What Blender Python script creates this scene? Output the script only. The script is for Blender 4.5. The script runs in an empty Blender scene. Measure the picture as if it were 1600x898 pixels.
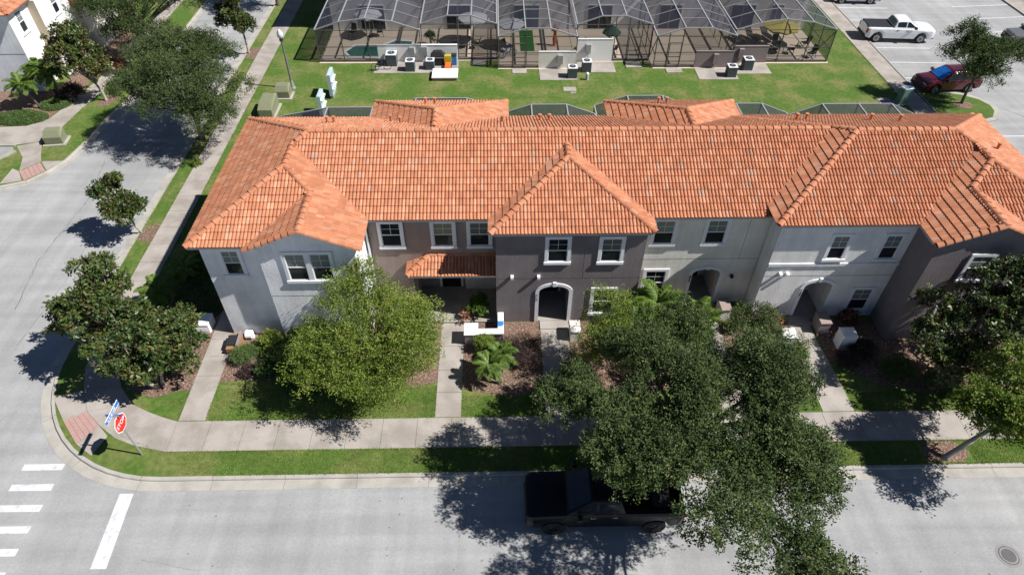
import bpy, math, random
import numpy as np
from mathutils import Vector, Matrix, noise
random.seed(7)
RNG = np.random.default_rng(7)
SC = bpy.context.scene
PI = math.pi

# ------------------------------------------------------------------ camera
F_PX, PITCH, YAW, ROLL, CAM_H = 1030.0, math.radians(44.38), math.radians(1.65), math.radians(0.55), 25.0
fwd = Vector((math.sin(YAW)*math.cos(PITCH), math.cos(YAW)*math.cos(PITCH), -math.sin(PITCH)))
rgt0 = Vector((math.cos(YAW), -math.sin(YAW), 0.0))
up0 = rgt0.cross(fwd)
rgt = math.cos(ROLL)*rgt0 + math.sin(ROLL)*up0
upv = -math.sin(ROLL)*rgt0 + math.cos(ROLL)*up0
cam_data = bpy.data.cameras.new("camera")
cam = bpy.data.objects.new("camera", cam_data)
SC.collection.objects.link(cam)
cam.matrix_world = Matrix(((rgt.x, upv.x, -fwd.x, 0), (rgt.y, upv.y, -fwd.y, 0), (rgt.z, upv.z, -fwd.z, CAM_H), (0, 0, 0, 1)))
cam_data.sensor_width = 36.0
cam_data.lens = F_PX/1600*36.0
cam_data.clip_start = 0.5
cam_data.clip_end = 2000
SC.camera = cam

# ------------------------------------------------------------------ sky and sun
SUN_VEC = Vector((1.0, -0.21, 1.17)).normalized()       # towards the sun
el = math.asin(SUN_VEC.z)
az = math.atan2(SUN_VEC.x, SUN_VEC.y)
world = bpy.data.worlds.new("World"); SC.world = world; world.use_nodes = True
nt = world.node_tree
bg = nt.nodes["Background"]
sky = nt.nodes.new("ShaderNodeTexSky"); sky.sky_type = 'NISHITA'; sky.sun_disc = False
sky.sun_elevation = el; sky.sun_rotation = az
sky.air_density = 0.65; sky.dust_density = 0.1; sky.ozone_density = 3.5
nt.links.new(sky.outputs[0], bg.inputs[0]); bg.inputs[1].default_value = 0.05
sd = bpy.data.lights.new("sun", 'SUN'); sd.energy = 5.0; sd.angle = math.radians(0.5); sd.color = (1.0, 0.97, 0.925)
so = bpy.data.objects.new("sun", sd); SC.collection.objects.link(so)
so.rotation_euler = SUN_VEC.to_track_quat('Z', 'Y').to_euler()
so.location = (60, -20, 80)
SC.view_settings.view_transform = 'Standard'; SC.view_settings.look = 'None'
SC.view_settings.exposure = 0.52; SC.view_settings.gamma = 1.0
try: SC.view_settings.use_curve_mapping = False
except Exception: pass
SC.cycles.max_bounces = 6; SC.cycles.transparent_max_bounces = 12
SC.cycles.diffuse_bounces = 3; SC.cycles.glossy_bounces = 3

# ------------------------------------------------------------------ materials
def mat(name, col, rough=0.8, var=0.12, scale=3.0, fine=40.0, bump=0.0, bscale=60.0, metal=0.0, spec=0.3,
        col2=None, c2scale=1.0, c2pos=(0.45, 0.6), c2det=5.0, coat=0.0, streak=0.0, bdist=0.02, svec=((0.10, 1.6, 1.0), (1.3, 0.07, 1.0))):
    m = bpy.data.materials.new(name); m.use_nodes = True
    n = m.node_tree; b = n.nodes["Principled BSDF"]; L = n.links.new
    b.inputs["Roughness"].default_value = rough; b.inputs["Metallic"].default_value = metal
    b.inputs["Specular IOR Level"].default_value = spec
    b.inputs["Coat Weight"].default_value = coat
    g = n.nodes.new("ShaderNodeNewGeometry")
    def nz(s, det=4.0):
        t = n.nodes.new("ShaderNodeTexNoise"); t.inputs["Scale"].default_value = s; t.inputs["Detail"].default_value = det
        L(g.outputs["Position"], t.inputs["Vector"]); return t.outputs[0]
    src = None
    if col2 is not None:
        r = n.nodes.new("ShaderNodeValToRGB"); r.color_ramp.elements[0].position = c2pos[0]; r.color_ramp.elements[1].position = c2pos[1]
        r.color_ramp.elements[0].color = (*col, 1); r.color_ramp.elements[1].color = (*col2, 1)
        L(nz(c2scale, c2det), r.inputs[0]); src = r.outputs[0]
    if var > 0:
        a = nz(scale); c = nz(fine, 2.0)
        ad = n.nodes.new("ShaderNodeMath"); ad.operation = 'ADD'; L(a, ad.inputs[0]); L(c, ad.inputs[1])
        mr = n.nodes.new("ShaderNodeMapRange"); mr.inputs[1].default_value = 0.6; mr.inputs[2].default_value = 1.4
        mr.inputs[3].default_value = 1-var; mr.inputs[4].default_value = 1+var
        L(ad.outputs[0], mr.inputs[0])
        mx = n.nodes.new("ShaderNodeVectorMath"); mx.operation = 'SCALE'
        if src is None: mx.inputs[0].default_value = col
        else: L(src, mx.inputs[0])
        L(mr.outputs[0], mx.inputs["Scale"]); src = mx.outputs[0]
    if src is None: b.inputs["Base Color"].default_value = (*col, 1)
    else: L(src, b.inputs["Base Color"])
    if streak > 0:
        for vec in svec:
            sc_ = n.nodes.new("ShaderNodeVectorMath"); sc_.operation = 'MULTIPLY'; L(g.outputs["Position"], sc_.inputs[0]); sc_.inputs[1].default_value = vec
            t = n.nodes.new("ShaderNodeTexNoise"); t.inputs["Scale"].default_value = 1.0; t.inputs["Detail"].default_value = 4; L(sc_.outputs[0], t.inputs["Vector"])
            mr = n.nodes.new("ShaderNodeMapRange"); mr.inputs[1].default_value = 0.35; mr.inputs[2].default_value = 0.65; mr.inputs[3].default_value = 1-streak; mr.inputs[4].default_value = 1+streak; L(t.outputs[0], mr.inputs[0])
            mx = n.nodes.new("ShaderNodeVectorMath"); mx.operation = 'SCALE'; L(src, mx.inputs[0]); L(mr.outputs[0], mx.inputs["Scale"]); src = mx.outputs[0]
        L(src, b.inputs["Base Color"])
    if bump > 0:
        bp = n.nodes.new("ShaderNodeBump"); bp.inputs["Strength"].default_value = bump; bp.inputs["Distance"].default_value = bdist
        L(nz(bscale, 3.0), bp.inputs["Height"]); L(bp.outputs[0], b.inputs["Normal"])
    return m

def attr_mat(name, stops, attr="rnd", rough=0.6, transl=0.0, spec=0.3, back=None, noise_scale=0.0, noise_amt=0.0, bump=0.0):
    """colour chosen per face from the attribute"""
    m = bpy.data.materials.new(name); m.use_nodes = True
    n = m.node_tree; b = n.nodes["Principled BSDF"]; L = n.links.new
    a = n.nodes.new("ShaderNodeAttribute"); a.attribute_name = attr
    r = n.nodes.new("ShaderNodeValToRGB"); cr = r.color_ramp
    while len(cr.elements) < len(stops): cr.elements.new(0.5)
    for e, (p, c) in zip(cr.elements, stops): e.position = p; e.color = (*c, 1)
    L(a.outputs["Fac"], r.inputs[0]); src = r.outputs[0]
    if noise_amt > 0:
        g = n.nodes.new("ShaderNodeNewGeometry"); t = n.nodes.new("ShaderNodeTexNoise"); t.inputs["Scale"].default_value = noise_scale
        t.inputs["Detail"].default_value = 5
        L(g.outputs["Position"], t.inputs["Vector"])
        mr = n.nodes.new("ShaderNodeMapRange"); mr.inputs[1].default_value = 0.3; mr.inputs[2].default_value = 0.7
        mr.inputs[3].default_value = 1-noise_amt; mr.inputs[4].default_value = 1+noise_amt
        L(t.outputs[0], mr.inputs[0])
        mx = n.nodes.new("ShaderNodeVectorMath"); mx.operation = 'SCALE'; L(src, mx.inputs[0]); L(mr.outputs[0], mx.inputs["Scale"]); src = mx.outputs[0]
    if back is not None:
        g2 = n.nodes.new("ShaderNodeNewGeometry"); mi = n.nodes.new("ShaderNodeMix"); mi.data_type = 'RGBA'
        L(g2.outputs["Backfacing"], mi.inputs[0]); L(src, mi.inputs[6]); mi.inputs[7].default_value = (*back, 1); src = mi.outputs[2]
    L(src, b.inputs["Base Color"]); b.inputs["Roughness"].default_value = rough; b.inputs["Specular IOR Level"].default_value = spec
    if transl > 0:
        tr = n.nodes.new("ShaderNodeBsdfTranslucent"); sc = n.nodes.new("ShaderNodeVectorMath"); sc.operation = 'MULTIPLY'
        sc.inputs[1].default_value = (1.3, 1.5, 0.6); L(src, sc.inputs[0]); L(sc.outputs[0], tr.inputs[0])
        ms = n.nodes.new("ShaderNodeMixShader"); ms.inputs[0].default_value = transl
        L(b.outputs[0], ms.inputs[1]); L(tr.outputs[0], ms.inputs[2]); L(ms.outputs[0], n.nodes["Material Output"].inputs[0])
    return m

def screen_mat(name, col, opacity):
    m = bpy.data.materials.new(name); m.use_nodes = True
    n = m.node_tree; b = n.nodes["Principled BSDF"]; L = n.links.new
    b.inputs["Base Color"].default_value = (*col, 1); b.inputs["Roughness"].default_value = 0.6
    t = n.nodes.new("ShaderNodeBsdfTransparent"); ms = n.nodes.new("ShaderNodeMixShader"); ms.inputs[0].default_value = opacity
    L(t.outputs[0], ms.inputs[1]); L(b.outputs[0], ms.inputs[2]); L(ms.outputs[0], n.nodes["Material Output"].inputs[0])
    return m

M = {}
M['asphalt'] = mat('asphalt', (0.29, 0.29, 0.292), 0.9, var=0.15, scale=0.35, fine=14, bump=0.3, bscale=60, col2=(0.335, 0.335, 0.335), c2scale=0.22, c2pos=(0.35, 0.7), streak=0.075)
M['concrete'] = mat('concrete', (0.36, 0.325, 0.295), 0.9, var=0.16, scale=1.2, fine=24, bump=0.15, col2=(0.285, 0.255, 0.225), c2scale=0.7)
M['curb'] = mat('curb_concrete', (0.38, 0.36, 0.325), 0.9, var=0.18, scale=1.5, fine=25, bump=0.15, col2=(0.28, 0.26, 0.235), c2scale=0.9, c2pos=(0.5, 0.75))
M['joint'] = mat('joint_dark', (0.10, 0.09, 0.08), 0.95, var=0.1)
M['grass'] = mat('grass_lawn', (0.072, 0.125, 0.020), 0.95, var=0.42, scale=5, fine=34, bump=0.9, bscale=38, col2=(0.13, 0.15, 0.042), c2scale=0.45, c2pos=(0.50, 0.74), c2det=8)
M['grassd'] = mat('grass_dry', (0.072, 0.132, 0.019), 0.95, var=0.42, scale=4, fine=30, bump=1.0, bscale=30, col2=(0.185, 0.178, 0.065), c2scale=0.5, c2pos=(0.43, 0.72), c2det=8)
M['mulch'] = mat('mulch', (0.15, 0.095, 0.07), 0.95, var=0.55, scale=9, fine=26, bump=1.0, bscale=24, col2=(0.31, 0.215, 0.165), c2scale=11, c2pos=(0.52, 0.62), c2det=3)
M['pink'] = mat('pink_paver', (0.40, 0.25, 0.225), 0.9, var=0.15, scale=2, fine=20, bump=0.2)
M['paint'] = mat('road_paint', (0.60, 0.61, 0.64), 0.8, var=0.10, scale=3, fine=16, bump=0.1, col2=(0.42, 0.43, 0.44), c2scale=4.5, c2pos=(0.52, 0.74))
M['white'] = mat('white_trim', (0.80, 0.81, 0.83), 0.6, var=0.03)
M['whitewall'] = mat('white_stucco', (0.86, 0.85, 0.83), 0.9, var=0.04, bump=0.2, bscale=30)
M['cream1'] = mat('pale_stucco', (0.83, 0.84, 0.86), 0.9, var=0.08, scale=0.9, fine=14, bump=0.9, bscale=24, bdist=0.022, streak=0.06, svec=((3.0, 3.0, 0.22), (0.7, 0.7, 1.2)))
M['cream2'] = mat('cream_stucco', (0.77, 0.74, 0.68), 0.9, var=0.08, scale=0.9, fine=14, bump=0.9, bscale=24, bdist=0.022, streak=0.06, svec=((3.0, 3.0, 0.22), (0.7, 0.7, 1.2)))
M['grey'] = mat('grey_stucco', (0.80, 0.795, 0.785), 0.9, var=0.08, scale=0.9, fine=14, bump=0.9, bscale=24, bdist=0.022, streak=0.06, svec=((3.0, 3.0, 0.22), (0.7, 0.7, 1.2)))
M['brown'] = mat('brown_stucco', (0.205, 0.18, 0.185), 0.9, var=0.09, scale=0.9, fine=14, bump=0.9, bscale=24, bdist=0.022, streak=0.06, svec=((3.0, 3.0, 0.22), (0.7, 0.7, 1.2)))
M['brown2'] = mat('taupe_stucco', (0.31, 0.248, 0.222), 0.9, var=0.09, scale=0.9, fine=14, bump=0.9, bscale=24, bdist=0.022, streak=0.06, svec=((3.0, 3.0, 0.22), (0.7, 0.7, 1.2)))
M['mauve'] = mat('mauve_stucco', (0.26, 0.215, 0.215), 0.9, var=0.07, bump=0.4, bscale=22)
M['glass'] = mat('dark_glass', (0.016, 0.02, 0.026), 0.06, var=0.0, spec=0.4)
M['blind2'] = mat('window_blind_grey', (0.10, 0.115, 0.12), 0.25, var=0.08, fine=60, spec=0.6)
M['blind3'] = mat('window_curtain_tan', (0.20, 0.20, 0.14), 0.3, var=0.15, fine=30, spec=0.6)
M['blind'] = mat('window_blind', (0.17, 0.20, 0.185), 0.25, var=0.06, fine=60, spec=0.6)
M['door'] = mat('dark_door', (0.02, 0.018, 0.02), 0.4, var=0.05)
M['bark'] = mat('bark', (0.13, 0.11, 0.09), 0.95, var=0.3, scale=8, fine=40, bump=0.8, bscale=25)
M['barkpale'] = mat('bark_pale', (0.36, 0.32, 0.27), 0.95, var=0.25, scale=8, fine=40, bump=0.6, bscale=25)
M['steel'] = mat('galvanised_steel', (0.40, 0.42, 0.42), 0.5, var=0.08, metal=0.5)
M['red'] = mat('sign_red', (0.62, 0.03, 0.02), 0.45, var=0.0)
M['blue'] = mat('sign_blue', (0.02, 0.16, 0.55), 0.45, var=0.0)
M['signwhite'] = mat('sign_white', (0.85, 0.85, 0.85), 0.5, var=0.0)
M['utilgreen'] = mat('utility_green', (0.20, 0.21, 0.13), 0.6, var=0.08)
M['utildark'] = mat('utility_green_dark', (0.10, 0.17, 0.15), 0.5, var=0.08)
M['utilblue'] = mat('utility_pale_blue', (0.42, 0.52, 0.56), 0.45, var=0.06)
M['frame'] = mat('cage_frame_bronze', (0.10, 0.095, 0.09), 0.5, var=0.05)
M['framel'] = mat('cage_frame_pale', (0.30, 0.31, 0.33), 0.45, var=0.05)
M['screen'] = screen_mat('insect_screen', (0.03, 0.032, 0.048), 0.56)
M['screenf'] = screen_mat('insect_screen_wall', (0.03, 0.03, 0.04), 0.38)
M['pool'] = mat('pool_water', (0.02, 0.13, 0.105), 0.05, var=0.1, scale=3, spec=0.5)
M['deck'] = mat('patio_deck', (0.60, 0.50, 0.40), 0.9, var=0.08, scale=1)
M['carwhite'] = mat('car_paint_white', (0.78, 0.79, 0.80), 0.25, var=0.0, coat=0.8)
M['carblack'] = mat('car_paint_black', (0.006, 0.006, 0.008), 0.38, var=0.0, coat=0.15, spec=0.2)
M['carred'] = mat('car_paint_red', (0.085, 0.006, 0.010), 0.25, var=0.0, coat=0.8)
M['cargrey'] = mat('car_paint_grey', (0.14, 0.14, 0.14), 0.3, var=0.0, coat=0.6)
M['carsilver'] = mat('car_paint_silver', (0.45, 0.46, 0.48), 0.3, var=0.0, coat=0.6)
M['tyre'] = mat('tyre_rubber', (0.02, 0.02, 0.02), 0.85, var=0.1)
M['rim'] = mat('alloy_rim', (0.45, 0.45, 0.46), 0.35, var=0.0, metal=0.6)
M['rimdark'] = mat('black_rim', (0.02, 0.02, 0.02), 0.4, var=0.0)
M['plastic'] = mat('black_plastic', (0.025, 0.025, 0.028), 0.6, var=0.05)
M['sunshade'] = mat('blue_sunshade', (0.02, 0.16, 0.55), 0.3, var=0.35, scale=4, fine=9)
M['taillight'] = mat('tail_light', (0.20, 0.01, 0.015), 0.2, var=0.0)
M['headlight'] = mat('head_light', (0.55, 0.57, 0.6), 0.15, var=0.0)
M['yellow'] = mat('yellow_cloth', (0.55, 0.47, 0.14), 0.9, var=0.05)
M['greencloth'] = mat('green_cloth', (0.05, 0.10, 0.075), 0.9, var=0.05)
M['whitecloth'] = mat('white_cloth', (0.62, 0.63, 0.66), 0.9, var=0.04)
M['turf'] = mat('artificial_turf', (0.02, 0.12, 0.02), 0.95, var=0.2)
M['orange'] = mat('orange_plastic', (0.6, 0.14, 0.03), 0.5, var=0.0)
M['yellowp'] = mat('yellow_plastic', (0.5, 0.42, 0.03), 0.5, var=0.0)
M['bluep'] = mat('blue_plastic', (0.04, 0.2, 0.5), 0.5, var=0.0)
M['wood'] = mat('wood_tan', (0.30, 0.17, 0.08), 0.8, var=0.15)
M['acgrey'] = mat('ac_grey_green', (0.10, 0.12, 0.13), 0.6, var=0.1)
M['iron'] = mat('cast_iron', (0.10, 0.095, 0.10), 0.6, var=0.2, fine=30)
M['ironl'] = mat('cast_iron_ring', (0.24, 0.23, 0.23), 0.7, var=0.2, fine=30)
M['terra'] = attr_mat('terracotta_tile', [(0.0, (0.40, 0.152, 0.078)), (0.45, (0.455, 0.19, 0.102)), (0.75, (0.50, 0.222, 0.125)), (0.92, (0.54, 0.285, 0.18)), (1.0, (0.36, 0.23, 0.175))],
                      rough=0.85, noise_scale=2.2, noise_amt=0.15)
M['terradeck'] = mat('roof_underlay', (0.14, 0.06, 0.035), 0.95, var=0.1)
M['oak'] = attr_mat('oak_leaf', [(0.0, (0.026, 0.044, 0.015)), (0.4, (0.055, 0.085, 0.028)), (0.75, (0.09, 0.122, 0.044)), (1.0, (0.18, 0.195, 0.08))], rough=0.65, transl=0.12, spec=0.12)
M['oakgrey'] = attr_mat('oak_leaf_greyer', [(0.0, (0.03, 0.048, 0.018)), (0.4, (0.058, 0.088, 0.03)), (0.8, (0.095, 0.125, 0.045)), (1.0, (0.15, 0.16, 0.07))], rough=0.65, transl=0.12, spec=0.12)
M['lime'] = attr_mat('bright_leaf', [(0.0, (0.06, 0.09, 0.012)), (0.4, (0.14, 0.20, 0.03)), (0.75, (0.22, 0.28, 0.05)), (0.93, (0.32, 0.33, 0.09)), (1.0, (0.24, 0.15, 0.07))], rough=0.55, transl=0.3, spec=0.3)
M['magnolia'] = attr_mat('magnolia_leaf', [(0.0, (0.022, 0.045, 0.010)), (0.5, (0.05, 0.09, 0.018)), (0.8, (0.095, 0.135, 0.03)), (0.95, (0.18, 0.16, 0.045)), (1.0, (0.16, 0.09, 0.035))], rough=0.45, transl=0.06, spec=0.4, back=(0.115, 0.085, 0.035))
M['palmleaf'] = attr_mat('palm_leaf', [(0.0, (0.06, 0.12, 0.02)), (0.5, (0.11, 0.19, 0.03)), (1.0, (0.20, 0.26, 0.07))], rough=0.45, transl=0.25)
M['shrub'] = attr_mat('shrub_leaf', [(0.0, (0.045, 0.085, 0.02)), (0.5, (0.08, 0.135, 0.035)), (1.0, (0.15, 0.2, 0.07))], rough=0.6, transl=0.2)
M['darkshrub'] = attr_mat('dark_shrub_leaf', [(0.0, (0.02, 0.02, 0.015)), (0.6, (0.06, 0.035, 0.035)), (1.0, (0.12, 0.08, 0.06))], rough=0.6, transl=0.1)
M['redleaf'] = attr_mat('copper_leaf', [(0.0, (0.12, 0.04, 0.03)), (0.5, (0.28, 0.11, 0.07)), (1.0, (0.36, 0.2, 0.12))], rough=0.6, transl=0.15)
M['flower'] = attr_mat('flowering_leaf', [(0.0, (0.03, 0.09, 0.015)), (0.72, (0.09, 0.2, 0.03)), (0.76, (0.55, 0.05, 0.03)), (1.0, (0.6, 0.12, 0.07))], rough=0.6, transl=0.2)

# ------------------------------------------------------------------ mesh helpers
COL = SC.collection
class MB:
    def __init__(s): s.v = []; s.f = []; s.m = []; s.a = []
    def add(s, vs, fs, mi=0, a=0.5):
        o = len(s.v); s.v.extend([tuple(p) for p in vs])
        for f in fs: s.f.append(tuple(i+o for i in f)); s.m.append(mi); s.a.append(a)
    def box(s, x0, y0, z0, x1, y1, z1, mi=0, a=0.5):
        s.add([(x0, y0, z0), (x1, y0, z0), (x1, y1, z0), (x0, y1, z0), (x0, y0, z1), (x1, y0, z1), (x1, y1, z1), (x0, y1, z1)],
              [(3, 2, 1, 0), (4, 5, 6, 7), (0, 1, 5, 4), (1, 2, 6, 5), (2, 3, 7, 6), (3, 0, 4, 7)], mi, a)
    def cbox(s, cx, cy, cz, sx, sy, sz, mi=0): s.box(cx-sx/2, cy-sy/2, cz-sz/2, cx+sx/2, cy+sy/2, cz+sz/2, mi)
    def bevbox(s, x0, y0, z0, x1, y1, z1, b=0.02, mi=0):
        """box whose top edges are chamfered"""
        s.add([(x0, y0, z0), (x1, y0, z0), (x1, y1, z0), (x0, y1, z0),
               (x0, y0, z1-b), (x1, y0, z1-b), (x1, y1, z1-b), (x0, y1, z1-b),
               (x0+b, y0+b, z1), (x1-b, y0+b, z1), (x1-b, y1-b, z1), (x0+b, y1-b, z1)],
              [(3, 2, 1, 0), (8, 9, 10, 11), (0, 1, 5, 4), (1, 2, 6, 5), (2, 3, 7, 6), (3, 0, 4, 7),
               (4, 5, 9, 8), (5, 6, 10, 9), (6, 7, 11, 10), (7, 4, 8, 11)], mi)
    def prism(s, poly, z0, z1, mi=0):
        n = len(poly)
        s.add([(p[0], p[1], z0) for p in poly]+[(p[0], p[1], z1) for p in poly],
              [tuple(range(n-1, -1, -1)), tuple(range(n, 2*n))]+[(i, (i+1) % n, n+(i+1) % n, n+i) for i in range(n)], mi)
    def bar(s, p, q, w, h=None, mi=0):
        """square bar from p to q"""
        p = Vector(p); q = Vector(q); h = w if h is None else h
        d = (q-p).normalized(); u = Vector((0, 0, 1)) if abs(d.z) < 0.95 else Vector((0, 1, 0))
        a = d.cross(u).normalized()*w/2; b = a.normalized().cross(d)*h/2
        vs = [p-a-b, p+a-b, p+a+b, p-a+b, q-a-b, q+a-b, q+a+b, q-a+b]
        s.add(vs, [(0, 1, 2, 3), (7, 6, 5, 4), (4, 5, 1, 0), (5, 6, 2, 1), (6, 7, 3, 2), (7, 4, 0, 3)], mi)
    def tube(s, pts, rad, n=8, mi=0, cap=True):
        pts = [Vector(p) for p in pts]; rings = []
        for i, p in enumerate(pts):
            d = (pts[min(i+1, len(pts)-1)]-pts[max(i-1, 0)]).normalized()
            u = Vector((0, 0, 1)) if abs(d.z) < 0.9 else Vector((1, 0, 0))
            a = d.cross(u).normalized(); b = a.cross(d)
            r = rad[i] if hasattr(rad, '__len__') else rad
            rings.append([p+(a*math.cos(2*PI*k/n)+b*math.sin(2*PI*k/n))*r for k in range(n)])
        vs = [v for r in rings for v in r]; fs = []
        for i in range(len(pts)-1):
            for k in range(n):
                fs.append((i*n+k, (i+1)*n+k, (i+1)*n+(k+1) % n, i*n+(k+1) % n))
        if cap: fs.append(tuple(range(n))); fs.append(tuple(range(len(pts)*n-1, (len(pts)-1)*n-1, -1)))
        s.add(vs, fs, mi)
    def cyl(s, x, y, z0, z1, r, n=16, mi=0, r1=None):
        r1 = r if r1 is None else r1
        vs = [(x+r*math.cos(2*PI*k/n), y+r*math.sin(2*PI*k/n), z0) for k in range(n)]+[(x+r1*math.cos(2*PI*k/n), y+r1*math.sin(2*PI*k/n), z1) for k in range(n)]
        s.add(vs, [tuple(range(n-1, -1, -1)), tuple(range(n, 2*n))]+[(k, (k+1) % n, n+(k+1) % n, n+k) for k in range(n)], mi)
    def mesh(s, name, mats, attr=False, smooth=False):
        me = bpy.data.meshes.new(name); me.from_pydata(s.v, [], s.f)
        for m in (mats if isinstance(mats, (list, tuple)) else [mats]): me.materials.append(m)
        if any(s.m): me.polygons.foreach_set("material_index", s.m)
        if attr:
            at = me.attributes.new("rnd", 'FLOAT', 'FACE'); at.data.foreach_set("value", s.a)
        if smooth: me.polygons.foreach_set("use_smooth", [True]*len(s.f))
        me.update(); return me
    def build(s, name, mats, parent=None, attr=False, smooth=False, loc=None, rz=0):
        return link(name, s.mesh(name, mats, attr, smooth), parent, loc, rz)

def link(name, me, parent=None, loc=None, rz=0):
    o = bpy.data.objects.new(name, me); COL.objects.link(o)
    if parent is not None: o.parent = parent
    if loc is not None: o.location = loc
    if rz: o.rotation_euler = (0, 0, rz)
    return o
def thing(name, label, cat, loc=(0, 0, 0), rz=0, group=None):
    return tag(link(name, None, None, loc, rz), label, cat, group)
def tag(o, label, cat, group=None):
    o['label'] = label; o['category'] = cat
    if group: o['group'] = group
    return o
def lab(o, label): o['label'] = label; return o
def struct(o): o['kind'] = 'structure'; return o
def stuff(o): o['kind'] = 'stuff'; return o
def copy_tree(o, parent=None):
    c = o.copy(); COL.objects.link(c)
    if parent is not None: c.parent = parent
    for ch in [x for x in o.children]: copy_tree(ch, c)
    return c
def again(o, label, loc, rz=None):
    c = copy_tree(o); c.location = loc; c['label'] = label
    if rz is not None: c.rotation_euler = (0, 0, rz)
    return c
def arc(cx, cy, r, a0, a1, n): return [(cx+r*math.cos(math.radians(a0+(a1-a0)*i/n)), cy+r*math.sin(math.radians(a0+(a1-a0)*i/n))) for i in range(n+1)]

# ================================================================== GROUND
ZR = -0.10                                   # road level
def sheet(name, poly, z, m, depth=0.0, parent=None):
    b = MB()
    if depth > 0: b.prism(poly, z-depth, z)
    else: b.add([(p[0], p[1], z) for p in poly], [tuple(range(len(poly)))])
    return b.build(name, m, parent)
def quadstrip(name, left, right, z, m, parent=None, depth=0.0):
    b = MB(); n = len(left)
    vs = [(p[0], p[1], z) for p in left]+[(p[0], p[1], z) for p in right]
    b.add(vs, [(i, n+i, n+i+1, i+1) for i in range(n-1)])
    return b.build(name, m, parent)

street = struct(sheet('street', [(-400, -300), (400, -300), (400, 500), (-400, 500)], ZR, M['asphalt']))

CX0, CY0, CR = -14.2, 21.3, 6.83
def main_path(off):
    """kerb line of the house block, pushed outwards by off"""
    pts = [(33.0+off, 60), (33.0+off, 14.5)] if False else []
    xs = [120, 60, 33, 27, 24, 21, 18, 15, 12, 9, 6, 3, 0, -3, -6, -9, -12]
    pts = [(x, 14.47-off) for x in xs]
    pts += arc(CX0, CY0, CR+off, 270, 180, 14)
    pts += [(-21.03-off, y) for y in range(24, 112, 3)]
    return pts
blockpoly = [p for p in main_path(0.0)]
# lawn of the house block (top at z 0), leaving the car park to its right out
lawn_poly = [(33.0, 14.47)]+[p for p in blockpoly if p[0] < 32]+[(33.0, 111)]
lawn = struct(sheet('lawn', lawn_poly, 0.0, M['grassd'], depth=0.11))
curb = struct(link('curb', None)) if False else None

def curb_run(root, path_in, path_out, path_gut, zt=0.005, seg_name='curb_segment', gutter=True):
    """kerb stones with a concrete gutter pan, each stretch its own piece with a joint at its end"""
    acc = 0.0; b = MB(); N_ = len(path_in)-1
    for i in range(N_):
        a0, a1 = Vector(path_in[i]), Vector(path_in[i+1]); b0, b1 = Vector(path_out[i]), Vector(path_out[i+1])
        acc += (a1-a0).length; last = acc > 2.6 or i == N_-1
        g = 0.012/max((a1-a0).length, 0.1) if last else 0.0
        p0, p1 = a0, a1.lerp(a0, g); q0, q1 = b0, b1.lerp(b0, g)
        r0, r1 = p0.lerp(q0, 0.8), p1.lerp(q1, 0.8)
        vs = [(p0.x, p0.y, -0.12), (p1.x, p1.y, -0.12), (q1.x, q1.y, -0.12), (q0.x, q0.y, -0.12),
              (p0.x, p0.y, zt), (p1.x, p1.y, zt), (r1.x, r1.y, zt), (r0.x, r0.y, zt), (q1.x, q1.y, zt-0.04), (q0.x, q0.y, zt-0.04)]
        b.add(vs, [(4, 7, 6, 5), (7, 9, 8, 6), (9, 3, 2, 8), (0, 4, 5, 1)]+([(1, 5, 6, 8, 2)] if last else []))
        if gutter:
            h0, h1 = Vector(path_gut[i]), Vector(path_gut[i+1])
            w0, w1 = h0, h1.lerp(h0, g)
            b.add([(q0.x, q0.y, -0.09), (q1.x, q1.y, -0.09), (w1.x, w1.y, -0.088), (w0.x, w0.y, -0.088), (w0.x, w0.y, -0.12), (w1.x, w1.y, -0.12)],
                  [(0, 3, 2, 1), (3, 4, 5, 2)])
        if last: b.build(seg_name, M['curb'], root); b = MB(); acc = 0.0
cr = MB()
w_in, w_g = main_path(0.0), main_path(0.62)
cr.add([(p[0], p[1], -0.096) for p in w_in]+[(p[0], p[1], -0.096) for p in w_g], [(i, i+1, len(w_in)+i+1, len(w_in)+i) for i in range(len(w_in)-1)])
curb = struct(cr.build('curb', M['joint']))
curb_run(curb, main_path(0.0), main_path(0.17), main_path(0.62))

# ---- pavement slabs
def slab_grid(root, quads, m=None, z=0.02, name='slab', g=0.008):
    for q in quads:
        c = sum((Vector(p) for p in q), Vector((0, 0)))/len(q)
        pts = []
        for p in q:
            d = Vector(p)-c; L_ = d.length
            pts.append(tuple(c+d*(1-g*1.4/L_)))
        b = MB(); b.prism(pts, -0.05, z+random.uniform(-0.002, 0.002)); b.build(name, m or M['concrete'], root)
def quads_along(lp, rp): return [(lp[i], rp[i], rp[i+1], lp[i+1]) for i in range(len(lp)-1)]

sw = struct(sheet('sidewalk', [(-14.6, 15.66), (60, 15.66), (60, 17.2), (-14.6, 17.2)], 0.006, M['joint']))
xs = [-14.4+1.53*i for i in range(40)]
slab_grid(sw, [((xs[i], 15.65), (xs[i+1], 15.65), (xs[i+1], 17.2), (xs[i], 17.2)) for i in range(len(xs)-1)])
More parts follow.
